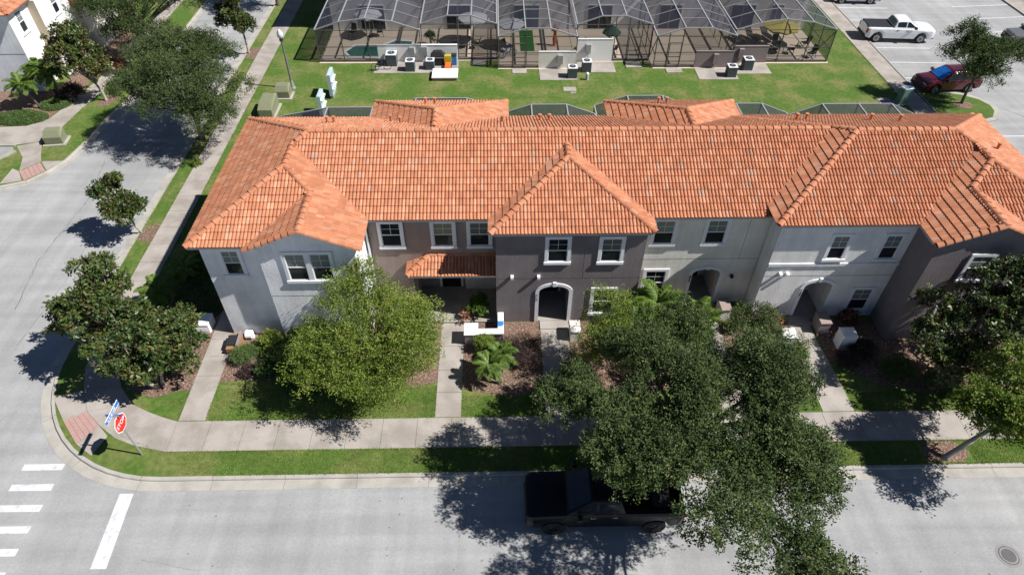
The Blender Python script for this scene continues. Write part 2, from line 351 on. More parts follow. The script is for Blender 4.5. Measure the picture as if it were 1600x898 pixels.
# curved corner and the pavement beside the left street
outer = [(-14.4, 15.65), (-15.86, 15.98), (-16.82, 16.36), (-17.45, 16.80), (-17.78, 17.03)]
inner = [(-14.4, 17.2), (-14.9, 17.36), (-15.29, 17.50), (-15.9, 17.75), (-16.14, 17.86)]
slab_grid(sw, quads_along(outer, inner))
slab_grid(sw, [((-17.78, 17.03), (-16.14, 17.86), (-16.78, 18.19), (-18.66, 17.8)), ((-18.66, 17.8), (-16.78, 18.19), (-17.67, 19.18), (-19.34, 19.02)),
               ((-19.34, 19.02), (-17.67, 19.18), (-18.2, 20.2), (-19.83, 20.32)), ((-19.83, 20.32), (-18.2, 20.2), (-18.55, 21.6), (-20.02, 21.7))])
ys = [21.7]+[23.2+1.55*i for i in range(46)]
slab_grid(sw, [((-20.1, ys[i]), (-18.66, ys[i]), (-18.66, ys[i+1]), (-20.1, ys[i+1])) for i in range(1, len(ys)-1)]+[((-20.02, 21.7), (-18.55, 21.6), (-18.66, 23.2), (-20.1, 23.2))])
# ramp with its concrete flares
slab_grid(sw, [((-18.66, 17.8), (-19.34, 19.02), (-20.55, 18.62), (-19.49, 17.30)), ((-17.78, 17.03), (-18.40, 16.11), (-17.5, 15.52), (-17.2, 16.5))], z=0.012)
ramp = MB()
A, B, C_, D = Vector((-19.49, 17.30)), Vector((-18.66, 17.80)), Vector((-17.78, 17.03)), Vector((-18.40, 16.11))
def pavers(A, B, C_, D, nu, nv, z0, z1, parent):
    for i in range(nu):
        for j in range(nv):
            def P(u, v): return A.lerp(B, u).lerp(D.lerp(C_, u), v)
            e = 0.035
            q = [P((i+e)/nu, (j+e)/nv), P((i+1-e)/nu, (j+e)/nv), P((i+1-e)/nu, (j+1-e)/nv), P((i+e)/nu, (j+1-e)/nv)]
            b = MB(); b.prism([(p.x, p.y) for p in q][::-1], -0.09, z0+(z1-z0)*0.5+random.uniform(-.002, .002)); b.build('paver', M['pink'], parent)
M['pinkjoint'] = mat('pink_joint', (0.24, 0.15, 0.13), 0.9)
rp = struct(sheet('ramp_paving', [(-19.49, 17.30), (-18.40, 16.11), (-17.78, 17.03), (-18.66, 17.80)], 0.004, M['pinkjoint']))
pavers(A, B, C_, D, 5, 8, 0.018, 0.018, rp)

# walkways to the doors
ww = struct(sheet('walkway', [(-14.40, 17.25), (-13.22, 17.25), (-13.35, 22.4), (-14.42, 22.4)], 0.005, M['joint']))
def walk(x0, x1, ys_, dx=0.0):
    slab_grid(ww, [((x0+dx*i, ys_[i]), (x1+dx*i, ys_[i]), (x1+dx*(i+1), ys_[i+1]), (x0+dx*(i+1), ys_[i+1])) for i in range(len(ys_)-1)], z=0.018)
walk(-14.38, -13.2, [17.22, 19.75, 20.95, 22.05, 23.6, 25.6, 28.0])
walk(-2.93, -1.75, [17.22, 18.6, 19.9, 21.4, 22.95])
walk(2.1, 3.5, [17.22, 18.6, 20.0, 21.4, 22.55])
walk(10.1, 11.3, [17.22, 18.6, 20.0, 21.4, 22.6, 24.1])
slab_grid(ww, [((14.75, 17.22), (16.2, 17.22), (16.15, 19.3), (14.75, 19.3)), ((14.75, 19.3), (16.15, 19.3), (15.98, 21.6), (14.9, 21.6)), ((14.9, 21.6), (15.98, 21.6), (16.0, 22.9), (14.9, 22.9))], z=0.018)

# mulch beds
beds = struct(link('mulch_bed', None)) if False else None
def bed(pts, z=0.010, nm='mulch_bed'):
    return struct(sheet(nm, pts, z, M['mulch']))
bed([(-17.0, 18.9), (-15.9, 18.5), (-14.9, 18.9), (-14.42, 19.4), (-14.42, 23.0), (-17.6, 23.2), (-18.2, 21.8), (-17.9, 20.0)])
bed([(-13.2, 19.35), (-12.2, 19.5), (-10.4, 19.4), (-8.4, 19.0), (-7.2, 18.6), (-5.4, 18.9), (-4.0, 18.9), (-2.95, 19.2), (-2.95, 24.2), (-13.2, 22.6)])
bed([(-1.74, 18.8), (-0.6, 18.5), (0.6, 18.3), (1.6, 18.6), (2.08, 19.0), (2.08, 23.0), (-1.74, 23.0)])
bed([(3.52, 18.8), (6.5, 18.4), (10.08, 18.9), (10.08, 24.1), (3.52, 23.0)])
bed([(11.32, 19.0), (13.2, 18.7), (14.73, 19.0), (14.9, 23.1), (11.32, 24.1)])
bed([(16.15, 20.2), (17.0, 19.5), (17.9, 18.7), (19.8, 18.2), (22.2, 18.3), (25.0, 18.2), (28, 18.6), (28, 21.6), (16.1, 23.1)])
bed([(-17.4, 18.9), (-14.4, 18.9), (-13.4, 23.5), (-13.4, 33), (-14.6, 33), (-17.3, 26)], z=0.0075)
bed([(18.3, 14.6), (19.9, 14.55), (20.4, 15.0), (19.9, 15.6), (18.5, 15.6)], z=0.010)
bed([(-21.0, 29.8), (-20.15, 29.6), (-20.12, 31.3), (-20.9, 31.0)], z=0.010)
bed([(-21.0, 53.2), (-20.15, 53.0), (-20.12, 55.3), (-20.95, 55.0)], z=0.010)

# crossing and stop line
mk = link('road_marking', None)
mk = MB()
for k, (xa, y) in enumerate([(-20.2, 15.07), (-20.25, 14.13), (-20.28, 13.21), (-20.3, 12.31), (-20.33, 11.4), (-20.36, 10.5), (-20.4, 9.6)]):
    m1 = MB(); m1.prism([(xa, y-0.145), (-18.5-0.025*k, y-0.15), (-18.49-0.025*k, y+0.145), (xa, y+0.145)], ZR+0.001, ZR+0.006)
    mk2 = m1.build('crossing_stripe', M['paint'], street)
m1 = MB(); m1.prism([(-15.52, 10.7), (-14.93, 10.7), (-15.08, 13.78), (-15.64, 13.78)], ZR+0.001, ZR+0.006); m1.build('stop_line', M['paint'], street)

# ---- left block with its corner
lb = [(-60, 34.7), (-33.2, 34.9), (-31.72, 35.31), (-30.38, 35.85), (-29.59, 36.92), (-29.01, 38.19), (-28.60, 40.98), (-28.45, 44.0), (-28.05, 47.0), (-28.0, 56), (-28.0, 112), (-60, 112)]
struct(sheet('lawn', lb, 0.0, M['grassd'], depth=0.11))
def offs(path, d):
    out = []
    for i, p in enumerate(path):
        a = Vector(path[max(i-1, 0)]); b = Vector(path[min(i+1, len(path)-1)]); t = (b-a).normalized()
        out.append((p[0]+t.y*d, p[1]-t.x*d))
    return out
lp = lb[:-1][:]
lp = [(-60, 34.7), (-45, 34.8), (-36, 34.85), (-33.2, 34.9)]+lb[2:10]+[(-28.0, y) for y in range(59, 112, 3)]
curb2 = struct(sheet('curb', [(-30.2, 36.1), (-30.0, 36.1), (-30.0, 36.3), (-30.2, 36.3)], -0.099, M['joint']))
curb_run(curb2, lp, offs(lp, 0.2), offs(lp, 0.5), gutter=True)
lsw = struct(sheet('sidewalk', [(-33.6, 42.2), (-32.9, 40.2), (-31.7, 41.0), (-31.9, 43.0)], 0.006, M['joint']))
slab_grid(lsw, [((-41, 40.0), (-37.6, 40.0), (-37.6, 42.2), (-41, 42.2)), ((-37.6, 40.0), (-35.4, 40.0), (-35.45, 42.41), (-37.6, 42.2)), ((-35.4, 40.0), (-33.6, 39.94), (-33.64, 42.55), (-35.45, 42.41)),
                ((-33.6, 39.94), (-31.56, 40.52), (-32.54, 43.46), (-33.64, 42.55)), ((-31.59, 40.6), (-31.08, 42.2), (-32.2, 45.0), (-32.54, 43.46)),
                ((-31.08, 42.2), (-30.82, 45.10), (-32.05, 46.6), (-32.2, 45.0)), ((-30.82, 45.1), (-30.3, 48.0), (-31.5, 49.4), (-32.05, 46.6)), ((-30.3, 48.0), (-30.2, 56.0), (-31.7, 56.0), (-31.5, 49.4)),
                ((-30.2, 56.0), (-30.2, 66.0), (-31.7, 66.0), (-31.7, 56.0)),
                ((-33.0, 39.9), (-31.9, 38.5), (-31.0, 39.2), (-31.56, 40.5)), ((-31.9, 38.5), (-31.33, 36.95), (-30.42, 37.98), (-31.0, 39.2)),
                ((-31.33, 36.9), (-31.9, 37.2), (-31.85, 35.45), (-30.6, 35.8)), ((-30.4, 37.95), (-29.6, 37.0), (-29.05, 38.05), (-30.3, 38.05))], z=0.016)
rp2 = struct(sheet('ramp_paving', [(-31.30, 36.85), (-30.55, 35.85), (-29.62, 36.93), (-30.42, 37.88)], 0.005, M['pinkjoint']))
pavers(Vector((-31.30, 36.85)), Vector((-30.42, 37.88)), Vector((-29.66, 36.93)), Vector((-30.5, 35.85)), 5, 6, 0.026, 0.026, rp2)
struct(sheet('driveway', [(-45, 36.6), (-34.2, 37.2), (-32.85, 39.2), (-33.2, 39.82), (-45, 39.85)], 0.008, M['asphalt']))
b = MB(); b.prism([(-34.3, 37.05), (-34.1, 36.95), (-32.65, 39.2), (-32.85, 39.3)], -0.05, 0.10); struct(b.build('curb', M['curb']))
b = MB(); b.box(-45, 39.86, -0.05, -33.1, 39.98, 0.11); struct(b.build('curb', M['curb']))
bed([(-40, 42.3), (-35.40, 42.49), (-33.7, 42.62), (-32.6, 43.55), (-32.3, 45.2), (-32.1, 47.6), (-34.6, 47.65), (-45, 47.6)], z=0.010)
bed([(-30.0, 45.3), (-29.0, 45.4), (-28.6, 46.6), (-29.8, 47.2)], z=0.010)
bed([(-33.9, 48), (-32.0, 48), (-31.8, 60), (-34.0, 60)], z=0.009)

# ---- car park on the right
lotwalk = struct(sheet('sidewalk', [(31.3, 25), (33.0, 25), (33.0, 90), (31.3, 90)], 0.006, M['joint']))
slab_grid(lotwalk, [((31.3, 25+1.6*i), (32.85, 25+1.6*i), (32.85, 26.6+1.6*i), (31.3, 26.6+1.6*i)) for i in range(40)], z=0.02)
b = MB(); b.box(32.86, 25, -0.12, 33.1, 90, 0.005)
struct(b.build('curb', M['curb']))
isl = [(33.1, 43.05), (35.9, 42.75), (36.9, 43.1), (37.5, 44.0), (37.6, 44.8), (37.2, 45.7), (36.2, 46.45), (34.8, 46.75), (33.1, 46.95)]
isl_o = [(33.1, 42.75), (36.0, 42.4), (37.2, 42.8), (37.95, 43.9), (38.05, 44.9), (37.5, 46.05), (36.35, 46.85), (34.9, 47.15), (33.1, 47.25)]
b = MB(); b.prism(isl_o, -0.12, 0.0); struct(b.build('curb', M['curb']))
struct(sheet('lawn', isl, 0.03, M['grass'], depth=0.10))
bed([(34.9, 44.5), (35.6, 44.2), (36.3, 44.6), (36.2, 45.2), (35.4, 45.5), (34.9, 45.1)], z=0.042)
def stall(x0, y0, x1, y1, w=0.11):
    b = MB(); b.prism([(x0, y0-w/2), (x1, y1-w/2), (x1, y1+w/2), (x0, y0+w/2)], ZR+0.001, ZR+0.006); b.build('bay_line', M['paint'], street)
for y in (49.4, 52.2, 55.0, 57.9, 60.85, 63.8): stall(33.2, y+.06, 37.9, y-.12)
for y in (49.3, 52.2, 55.1, 58.1, 61.1, 64.0, 67): stall(44.4, y, 50.2, y+0.5)
for y in (38.0, 40.6): stall(35.0, y, 41.0, y)
b = MB(); b.box(50.3, 40, -0.12, 50.5, 90, 0.02); struct(b.build('curb', M['curb']))
struct(sheet('sidewalk', [(50.5, 40), (53, 40), (53, 90), (50.5, 90)], 0.02, M['concrete'], depth=0.14))

# manhole
t = thing('manhole_cover', 'round cast iron manhole cover set in the grey street', 'manhole cover', (19.62, 10.55, ZR))
b = MB(); b.cyl(0, 0, 0.001, 0.006, 0.47, 32); b.build('collar', M['ironl'], t)
b = MB(); b.cyl(0, 0, 0.006, 0.011, 0.37, 32); b.build('rim', M['iron'], t)
b = MB(); b.cyl(0, 0, 0.011, 0.014, 0.33, 32); b.build('ring', M['ironl'], t)
b = MB(); b.cyl(0, 0, 0.014, 0.018, 0.27, 32)
for i in range(5): b.box(-0.2, -0.16+i*0.08, 0.018, 0.2, -0.13+i*0.08, 0.023)
b.build('lid', M['iron'], t)
# oil stains and leaf litter on the street
st = MB()
for i in range(90):
    x = random.uniform(-13, 20); y = random.uniform(9.7, 13.4); r = random.choice([0.015, 0.02, 0.03, 0.012, 0.012])
    n = 6; st.add([(x+r*random.uniform(.7, 1.5)*math.cos(2*PI*k/n), y+r*random.uniform(.6, 1.1)*math.sin(2*PI*k/n), ZR+0.006) for k in range(n)], [tuple(range(n))])
stuff(tag(st.build('leaf_litter', mat('litter', (0.10, 0.085, 0.06), 0.9)), 'tiny dark leaves and grit scattered over the pale street', 'litter'))

# sealed cracks in the old asphalt
cm = mat('crack_dark', (0.17, 0.165, 0.16), 0.9)
def crack(pts, w=0.02):
    b = MB(); P = []
    rr = random.Random(len(pts)*7)
    for a, c in zip(pts, pts[1:]):
        n = max(2, int(math.hypot(c[0]-a[0], c[1]-a[1])/0.3))
        for k in range(n): t = k/n; P.append((a[0]+(c[0]-a[0])*t+rr.uniform(-.05, .05), a[1]+(c[1]-a[1])*t+rr.uniform(-.05, .05)))
    vs = []
    for i, p in enumerate(P):
        ww = w*rr.uniform(.3, 1.0); vs += [(p[0]-ww, p[1]-ww*.5, ZR+0.0035), (p[0]+ww, p[1]+ww*.5, ZR+0.0035)]
    b.add(vs, [(2*i, 2*i+1, 2*i+3, 2*i+2) for i in range(len(P)-1)]); b.build('crack', cm, street)
crack([(-27.0, 42.0), (-25.6, 34), (-25.9, 28), (-25.2, 24)], 0.03); crack([(-24.1, 34), (-23.6, 27), (-23.9, 21.5)], 0.02); crack([(-21.9, 18.0), (-22.9, 16.8), (-24.0, 16.4)], 0.02)
crack([(-13.7, 11.0), (-11.5, 10.6), (-9.5, 10.75)], 0.012); crack([(36, 51), (38.5, 50.4), (40.5, 50.8)], 0.03); crack([(38.5, 44.5), (40.2, 42.2), (41.5, 41.0)], 0.04)

# ================================================================== ROOFS
PS = 0.425
class Blk:
    """one roof block over a rectangle; hip or gable ends"""
    def __init__(s, x0, x1, y0, y1, ze=6.0, hips='NSEW'):
        s.r = (x0, x1, y0, y1); s.ze = ze; s.h = hips
    def dist(s, x, y):
        x0, x1, y0, y1 = s.r; d = []
        if 'W' in s.h: d.append(x-x0)
        if 'E' in s.h: d.append(x1-x)
        if 'S' in s.h: d.append(y-y0)
        if 'N' in s.h: d.append(y1-y)
        return d
    def z(s, x, y):
        x0, x1, y0, y1 = s.r
        if x < x0-1e-4 or x > x1+1e-4 or y < y0-1e-4 or y > y1+1e-4: return -99
        return s.ze+PS*max(0, min(s.dist(x, y)))
    def region(s, side):
        """polygon in plan of one slope"""
        x0, x1, y0, y1 = s.r
        poly = [(x0, y0), (x1, y0), (x1, y1), (x0, y1)]
        f = {'W': lambda p: p[0]-x0, 'E': lambda p: x1-p[0], 'S': lambda p: p[1]-y0, 'N': lambda p: y1-p[1]}
        for o in s.h:
            if o == side: continue
            poly = clip(poly, lambda p, a=f[o], b=f[side]: a(p)-b(p))
        return poly
def clip(poly, g):
    out = []
    for i in range(len(poly)):
        p, q = poly[i], poly[(i+1) % len(poly)]; a, b = g(p), g(q)
        if a >= -1e-9: out.append(p)
        if (a >= 0) != (b >= 0) and abs(a-b) > 1e-12:
            t = a/(a-b); out.append(tuple(p[k]+(q[k]-p[k])*t for k in range(len(p))))
    return out

TW, TL = 0.33, 0.375
NR = 4
def tile_template():
    """an S-tile with two rolls: (u, v, h) vertices"""
    vs = []; fs = []; rid = []
    us = [TW*i/(2*NR) for i in range(2*NR+1)]
    hh = [0.062*math.sin(PI*((i % NR)/NR))**0.75 if i % NR else 0.0 for i in range(2*NR+1)]
    for v, lift in ((0.0, 0.050), (TL+0.03, 0.006)):
        for u, h in zip(us, hh): vs.append((u, v, h+lift))
    n = len(us)
    for u in us: vs.append((u, 0.0, -0.012))
    for i in range(n-1):
        fs.append((i, i+1, n+i+1, n+i)); rid.append(i//NR)
        fs.append((2*n+i, 2*n+i+1, i+1, i)); rid.append(i//NR)
    return vs, fs, rid
TV, TF, TR = tile_template()
CAMP = Vector((0, 0, CAM_H))

def tinted():
    r = random.random()
    if r < 0.03: return random.uniform(0.95, 1.0)
    if r < 0.22: return random.uniform(0.74, 0.88)
    return random.uniform(0.15, 0.74)

def tile_variants(k=14):
    out = []
    for i in range(k):
        b = MB(); a = (tinted(), tinted())
        for f, r in zip(TF, TR): pass
        me = bpy.data.meshes.new('tile'); me.from_pydata(TV, [], TF); me.materials.append(M['terra'])
        at = me.attributes.new('rnd', 'FLOAT', 'FACE'); at.data.foreach_set('value', [a[r] for r in TR]); me.update(); out.append(me)
    return out
TILEV = tile_variants()

def frames(side):
    return {'S': (Vector((1, 0, 0)), Vector((0, 1, 0))), 'N': (Vector((-1, 0, 0)), Vector((0, -1, 0))),
            'W': (Vector((0, -1, 0)), Vector((1, 0, 0))), 'E': (Vector((0, 1, 0)), Vector((-1, 0, 0)))}[side]

def build_roof(roof, blocks, max_tiles, max_caps, deck=True, extra_ridges=True, caps_r=0.15):
    cs = 1/math.sqrt(1+PS*PS); sn = PS*cs
    cands = []; edge = MB(); full = set(); part = {}
    for bi, B_ in enumerate(blocks):
        x0, x1, y0, y1 = B_.r
        for side in B_.h:
            reg = B_.region(side)
            if len(reg) < 3: continue
            ud, vd = frames(side)
            org = {'S': Vector((0, y0, B_.ze)), 'N': Vector((0, y1, B_.ze)), 'W': Vector((x0, 0, B_.ze)), 'E': Vector((x1, 0, B_.ze))}[side]
            v3 = Vector((vd.x*cs, vd.y*cs, sn)); u3 = Vector((ud.x, ud.y, 0)); n3 = u3.cross(v3)
            reg2 = [((Vector((p[0], p[1]))-org.xy).dot(ud), (Vector((p[0], p[1]))-org.xy).dot(vd)/cs) for p in reg]
            if sum(reg2[i][0]*reg2[(i+1) % len(reg2)][1]-reg2[(i+1) % len(reg2)][0]*reg2[i][1] for i in range(len(reg2))) < 0: reg2 = reg2[::-1]
            # eave line overhangs a little
            reg3 = [(u, v-0.06 if v < 0.01 else v) for u, v in reg2]
            us_ = [p[0] for p in reg2]; vs_ = [p[1] for p in reg2]
            i0, i1 = math.floor(min(us_)/TW), math.ceil(max(us_)/TW)
            for j in range(0, int(max(vs_)/TL)+1):
                for i in range(i0, i1):
                    u, v = i*TW, j*TL-0.05
                    corners = [(u, v), (u+TW, v), (u+TW, v+TL), (u, v+TL)]
                    def inside(p):
                        return all((reg3[(k+1) % len(reg3)][0]-reg3[k][0])*(p[1]-reg3[k][1])-(reg3[(k+1) % len(reg3)][1]-reg3[k][1])*(p[0]-reg3[k][0]) >= -1e-3 for k in range(len(reg3)))
                    ins = [inside(c) for c in corners]
                    mid = (u+TW/2, v+TL/2)
                    if not any(ins) and not inside(mid): continue
                    keep = False; under = 0
                    for c in corners+[mid]:
                        w = org+u3*c[0]+v3*c[1]
                        ok = True
                        for k, O in enumerate(blocks):
                            if k == bi: continue
                            if w.z < O.z(w.x, w.y)-0.02: ok = False; break
                        if ok: keep = True
                    if not keep: continue
                    pos = org+u3*u+v3*v; cell = (side, round(org.x+org.y, 2), B_.ze, i, j)
                    if cell in full: continue
                    if all(ins) or cell in part:
                        full.add(cell); part.pop(cell, None)
                        dist = (pos-CAMP).length; face = max(0.05, (CAMP-pos).normalized().dot(n3))
                        cands.append((face/dist**2, pos, u3, v3, n3, None))
                    else:
                        part[cell] = (org, u3, v3, n3, u, v, reg3)
    for org, u3, v3, n3, u, v, reg3 in part.values():
                        a = (tinted(), tinted())
                        for f, r in zip(TF, TR):
                            poly = [(TV[q][0]+u, TV[q][1]+v, TV[q][2]) for q in f]
                            for k in range(len(reg3)):
                                p_, q_ = reg3[k], reg3[(k+1) % len(reg3)]
                                poly = clip(poly, lambda p, p_=p_, q_=q_: (q_[0]-p_[0])*(p[1]-p_[1])-(q_[1]-p_[1])*(p[0]-p_[0]))
                                if len(poly) < 3: break
                            if len(poly) >= 3:
                                edge.add([org+u3*p[0]+v3*p[1]+n3*p[2] for p in poly], [tuple(range(len(poly)))], 0, a[r])
    cands.sort(key=lambda c: -c[0])
    for c in cands[:max_tiles]:
        o = link('tile', random.choice(TILEV), roof)
        _, pos, u3, v3, n3, _x = c
        jit = Matrix.Rotation(random.uniform(-0.012, 0.012), 4, 'Z')
        o.matrix_local = Matrix(((u3.x, v3.x, n3.x, pos.x), (u3.y, v3.y, n3.y, pos.y), (u3.z, v3.z, n3.z, pos.z), (0, 0, 0, 1))) @ jit
    tv = np.array(TV); V = []; Fs = []; A = []
    off = 0
    for c in cands[max_tiles:]:
        _, pos, u3, v3, n3, _x = c
        Mx = np.array([[u3.x, v3.x, n3.x], [u3.y, v3.y, n3.y], [u3.z, v3.z, n3.z]])
        V.append(tv@Mx.T+np.array(pos)); a = (tinted(), tinted())
        Fs.extend([tuple(q+off for q in f) for f in TF]); A.extend([a[r] for r in TR]); off += len(TV)
    vv = [tuple(p) for p in np.concatenate(V)] if V else []
    if vv or edge.v:
        Fs.extend([tuple(q+len(vv) for q in f) for f in edge.f]); A.extend(edge.a); vv = vv+edge.v
        me = bpy.data.meshes.new('tile_field'); me.from_pydata(vv, [], Fs); me.materials.append(M['terra'])
        at = me.attributes.new('rnd', 'FLOAT', 'FACE'); at.data.foreach_set('value', A); me.update()
        stuff(link('tile_field', me, roof))
    # ridge and hip caps
    segs = []
    for bi, B_ in enumerate(blocks):
        x0, x1, y0, y1 = B_.r; h = B_.h; wx, wy = x1-x0, y1-y0
        if 'W' in h and 'E' in h and ((wx <= wy) or not ('N' in h or 'S' in h)):
            d = wx/2; ys0 = y0+(d if 'S' in h else 0); ys1 = y1-(d if 'N' in h else 0); xm = (x0+x1)/2
            if ys1 > ys0: segs.append((bi, (xm, ys0), (xm, ys1), 0))
            for c in ('SW', 'SE', 'NW', 'NE'):
                if c[0] in h: segs.append((bi, (x0 if c[1] == 'W' else x1, y0 if c[0] == 'S' else y1), (xm, ys0 if c[0] == 'S' else ys1), 1))
        else:
            d = wy/2; xs0 = x0+(d if 'W' in h else 0); xs1 = x1-(d if 'E' in h else 0); ym = (y0+y1)/2
            segs.append((bi, (xs0, ym), (xs1, ym), 0))
            for c in ('SW', 'SE', 'NW', 'NE'):
                if c[1] in h: segs.append((bi, (x0 if c[1] == 'W' else x1, y0 if c[0] == 'S' else y1), (xs0 if c[1] == 'W' else xs1, ym), 1))
    caps = []
    for bi, p, q, hip in segs:
        B_ = blocks[bi]
        P3 = Vector((p[0], p[1], B_.z(*p))); Q3 = Vector((q[0], q[1], B_.z(*q)))
        n = max(1, round((Q3-P3).length/0.40)); D = (Q3-P3)/n
        for k in range(n):
            a = P3+D*k; m_ = a+D*0.5; ok = True
            for kk, O in enumerate(blocks):
                if kk == bi: continue
                zo = O.z(m_.x, m_.y)
                if m_.z <= zo+0.02: ok = False
            if ok: caps.append((1/((a-CAMP).length), a, a+D))
    for bi, B_ in enumerate(blocks):            # rolled tiles along the verge of a gable
        if 'S' in B_.h or 'W' not in B_.h or 'E' not in B_.h: continue
        x0, x1, y0, y1 = B_.r; xm = (x0+x1)/2; zt = B_.z(xm, y0)
        for xa in (x0, x1):
            P3 = Vector((xa, y0+0.07, B_.ze+0.02)); Q3 = Vector((xm, y0+0.07, zt+0.02)); n = max(1, round((Q3-P3).length/0.36)); D = (Q3-P3)/n
            for k in range(n): caps.append((1/((P3+D*k-CAMP).length), P3+D*k, P3+D*(k+1)))
    caps.sort(key=lambda c: -c[0])
    def cap_mb(mb, a, b, t):
        d = (b-a).normalized(); side = d.cross(Vector((0, 0, 1))).normalized(); nn = side.cross(d)
        # lower end sits on top and is a little wider
        lo, hi = (a, b) if a.z <= b.z else (b, a)
        hi = hi+(hi-lo)*0.08
        vs = []; K = 6
        for pt, r, l in ((lo, caps_r+0.012, 0.075), (hi, caps_r-0.012, 0.045)):
            for k in range(K+1):
                th = PI*k/K; vs.append(pt+side*(r*math.cos(th))+nn*(r*0.85*math.sin(th)+l-0.055))
        for k in range(K+1):
            th = PI*k/K; vs.append(lo+side*((caps_r-0.02)*math.cos(th))+nn*((caps_r-0.02)*0.8*math.sin(th)+0.075-0.055))
        fs = [(k, k+1, K+2+k, K+1+k) for k in range(K)]+[(2*(K+1)+k, 2*(K+1)+k+1, k+1, k) for k in range(K)]
        mb.add(vs, fs, 0, t)
    rest = MB()
    for i, (_, a, b) in enumerate(caps):
        if i < max_caps:
            mb = MB(); cap_mb(mb, a, b, tinted()*0.8); mb.build('ridge_tile', M['terra'], roof, attr=True)
        else: cap_mb(rest, a, b, tinted()*0.8)
    if rest.v: stuff(rest.build('ridge_tile_run', M['terra'], roof, attr=True))
    return len(cands), len(caps)

def roof_deck(name, blocks, parent):
    mb = MB()
    for bi, B_ in enumerate(blocks):
        for side in B_.h:
            reg = B_.region(side)
            if len(reg) < 3: continue
            e = 0.004+0.002*bi
            mb.add([(p[0], p[1], B_.z(*p)-e) for p in reg], [tuple(range(len(reg)))])
    return mb.build(name, M['terradeck'], parent)

# ================================================================== HOUSE ROW
house = thing('townhouse_row', 'two storey stucco townhouse row under an orange barrel tile roof on the corner lot', 'townhouse row', (0, 0, 0))
blocks = [Blk(-13.70, 26.95, 23.92, 32.97, 6.0),
          Blk(-13.70, -6.00, 22.12, 32.9, 6.0),
          Blk(-11.05, -6.00, 21.78, 27.0, 6.0, 'WE'),
          Blk(-0.37, 7.15, 22.84, 32.0, 6.0),
          Blk(12.68, 26.95, 22.95, 32.45, 6.25),
          Blk(19.18, 26.95, 21.72, 31.0, 6.25),
          Blk(19.18, 24.27, 21.38, 27.0, 6.25, 'WE'),
          Blk(-6.93, 0.60, 25.5, 34.78, 6.0),
          Blk(6.27, 13.68, 25.5, 34.68, 6.0)]
roof = roof_deck('roof', blocks, house)
NT = build_roof(roof, blocks, 300, 260)

# eaves: fascia and soffit under each block
mb = MB()
for i, B_ in enumerate(blocks):
    x0, x1, y0, y1 = B_.r; e = 0.0015*i
    if i in (2, 6): continue
    mb.box(x0+0.03+e, y0+0.03+e, B_.ze-0.17-e, x1-0.03-e, y1-0.03-e, B_.ze-0.012-e)
mb.build('eave_fascia', mat('fascia', (0.52, 0.53, 0.54), 0.6, var=0.03), house)

def wall_piece(name, poly_xy, z0, z1, m, parent=house, label=None):
    b = MB(); b.prism(poly_xy, z0, z1); o = b.build(name, m, parent)
    if label: lab(o, label)
    return o
def rect(x0, y0, x1, y1): return [(x0, y0), (x1, y0), (x1, y1), (x0, y1)]

def arch_front(mb, x0, x1, y, z0, z1, ax0, ax1, az0, spring, top, th=0.2, n=12):
    """front wall with an arched opening, th thick going back"""
    def quad(a, b, c, d):
        mb.add([(p[0], yy, p[1]) for yy in (y,) for p in (a, b, c, d)], [(0, 1, 2, 3)])
    quad((x0, z0), (ax0, z0), (ax0, z1), (x0, z1)); quad((ax1, z0), (x1, z0), (x1, z1), (ax1, z1))
    xm = (ax0+ax1)/2; hw = (ax1-ax0)/2
    c = [(xm-hw*math.cos(PI*k/n), spring+(top-spring)*math.sin(PI*k/n)) for k in range(n+1)]
    for k in range(n): quad(c[k], c[k+1], (c[k+1][0], z1), (c[k][0], z1))
    if az0 > z0: quad((ax0, z0), (ax1, z0), (ax1, az0), (ax0, az0))
    loop = [(ax0, az0)]+c+[(ax1, az0)]
    for k in range(len(loop)-1):
        a, b = loop[k], loop[k+1]
        mb.add([(a[0], y, a[1]), (b[0], y, b[1]), (b[0], y+th, b[1]), (a[0], y+th, a[1])], [(0, 1, 2, 3)])
    return loop
def arch_trim(name, y, ax0, ax1, az0, spring, top, w=0.18, proud=0.05, n=12, parent=house):
    xm = (ax0+ax1)/2; hw = (ax1-ax0)/2; b = MB()
    def loop(e): return [(xm-hw-e, az0)]+[(xm-(hw+e)*math.cos(PI*k/n), spring+(top-spring+e)*math.sin(PI*k/n)) for k in range(n+1)]+[(xm+hw+e, az0)]
    i_, o_ = loop(0.0), loop(w)
    for k in range(len(i_)-1):
        a, b2, c, d = i_[k], i_[k+1], o_[k+1], o_[k]
        vs = [(p[0], y-proud, p[1]) for p in (a, b2, c, d)]+[(p[0], y+0.01, p[1]) for p in (a, b2, c, d)]
        b.add(vs, [(3, 2, 1, 0), (2, 3, 7, 6), (0, 1, 5, 4)])
    o = b.build(name, M['white'], parent)
    k = MB(); k.box(xm-0.09, y-proud-0.03, top-0.02, xm+0.09, y, top+w+0.06); k.build('keystone', M['white'], o)
    return o

# ---- walls.  unit 1: pale corner house
ZT = 5.86
wall_piece('wall', rect(-13.31, 22.43, -10.62, 32.6), -0.05, ZT, M['cream1'], label='pale grey stucco wall of the corner unit')
mb = MB()
mb.prism(rect(-10.62, 22.02, -6.35, 30.0), -0.05, ZT)
mb.add([(-10.62, 22.02, ZT), (-6.35, 22.02, ZT), (-6.35, 22.02, 6.0), (-8.52, 22.02, 6.98), (-10.62, 22.02, 6.08)], [(0, 1, 2, 3, 4)])
mb.build('wall', M['cream1'], house)
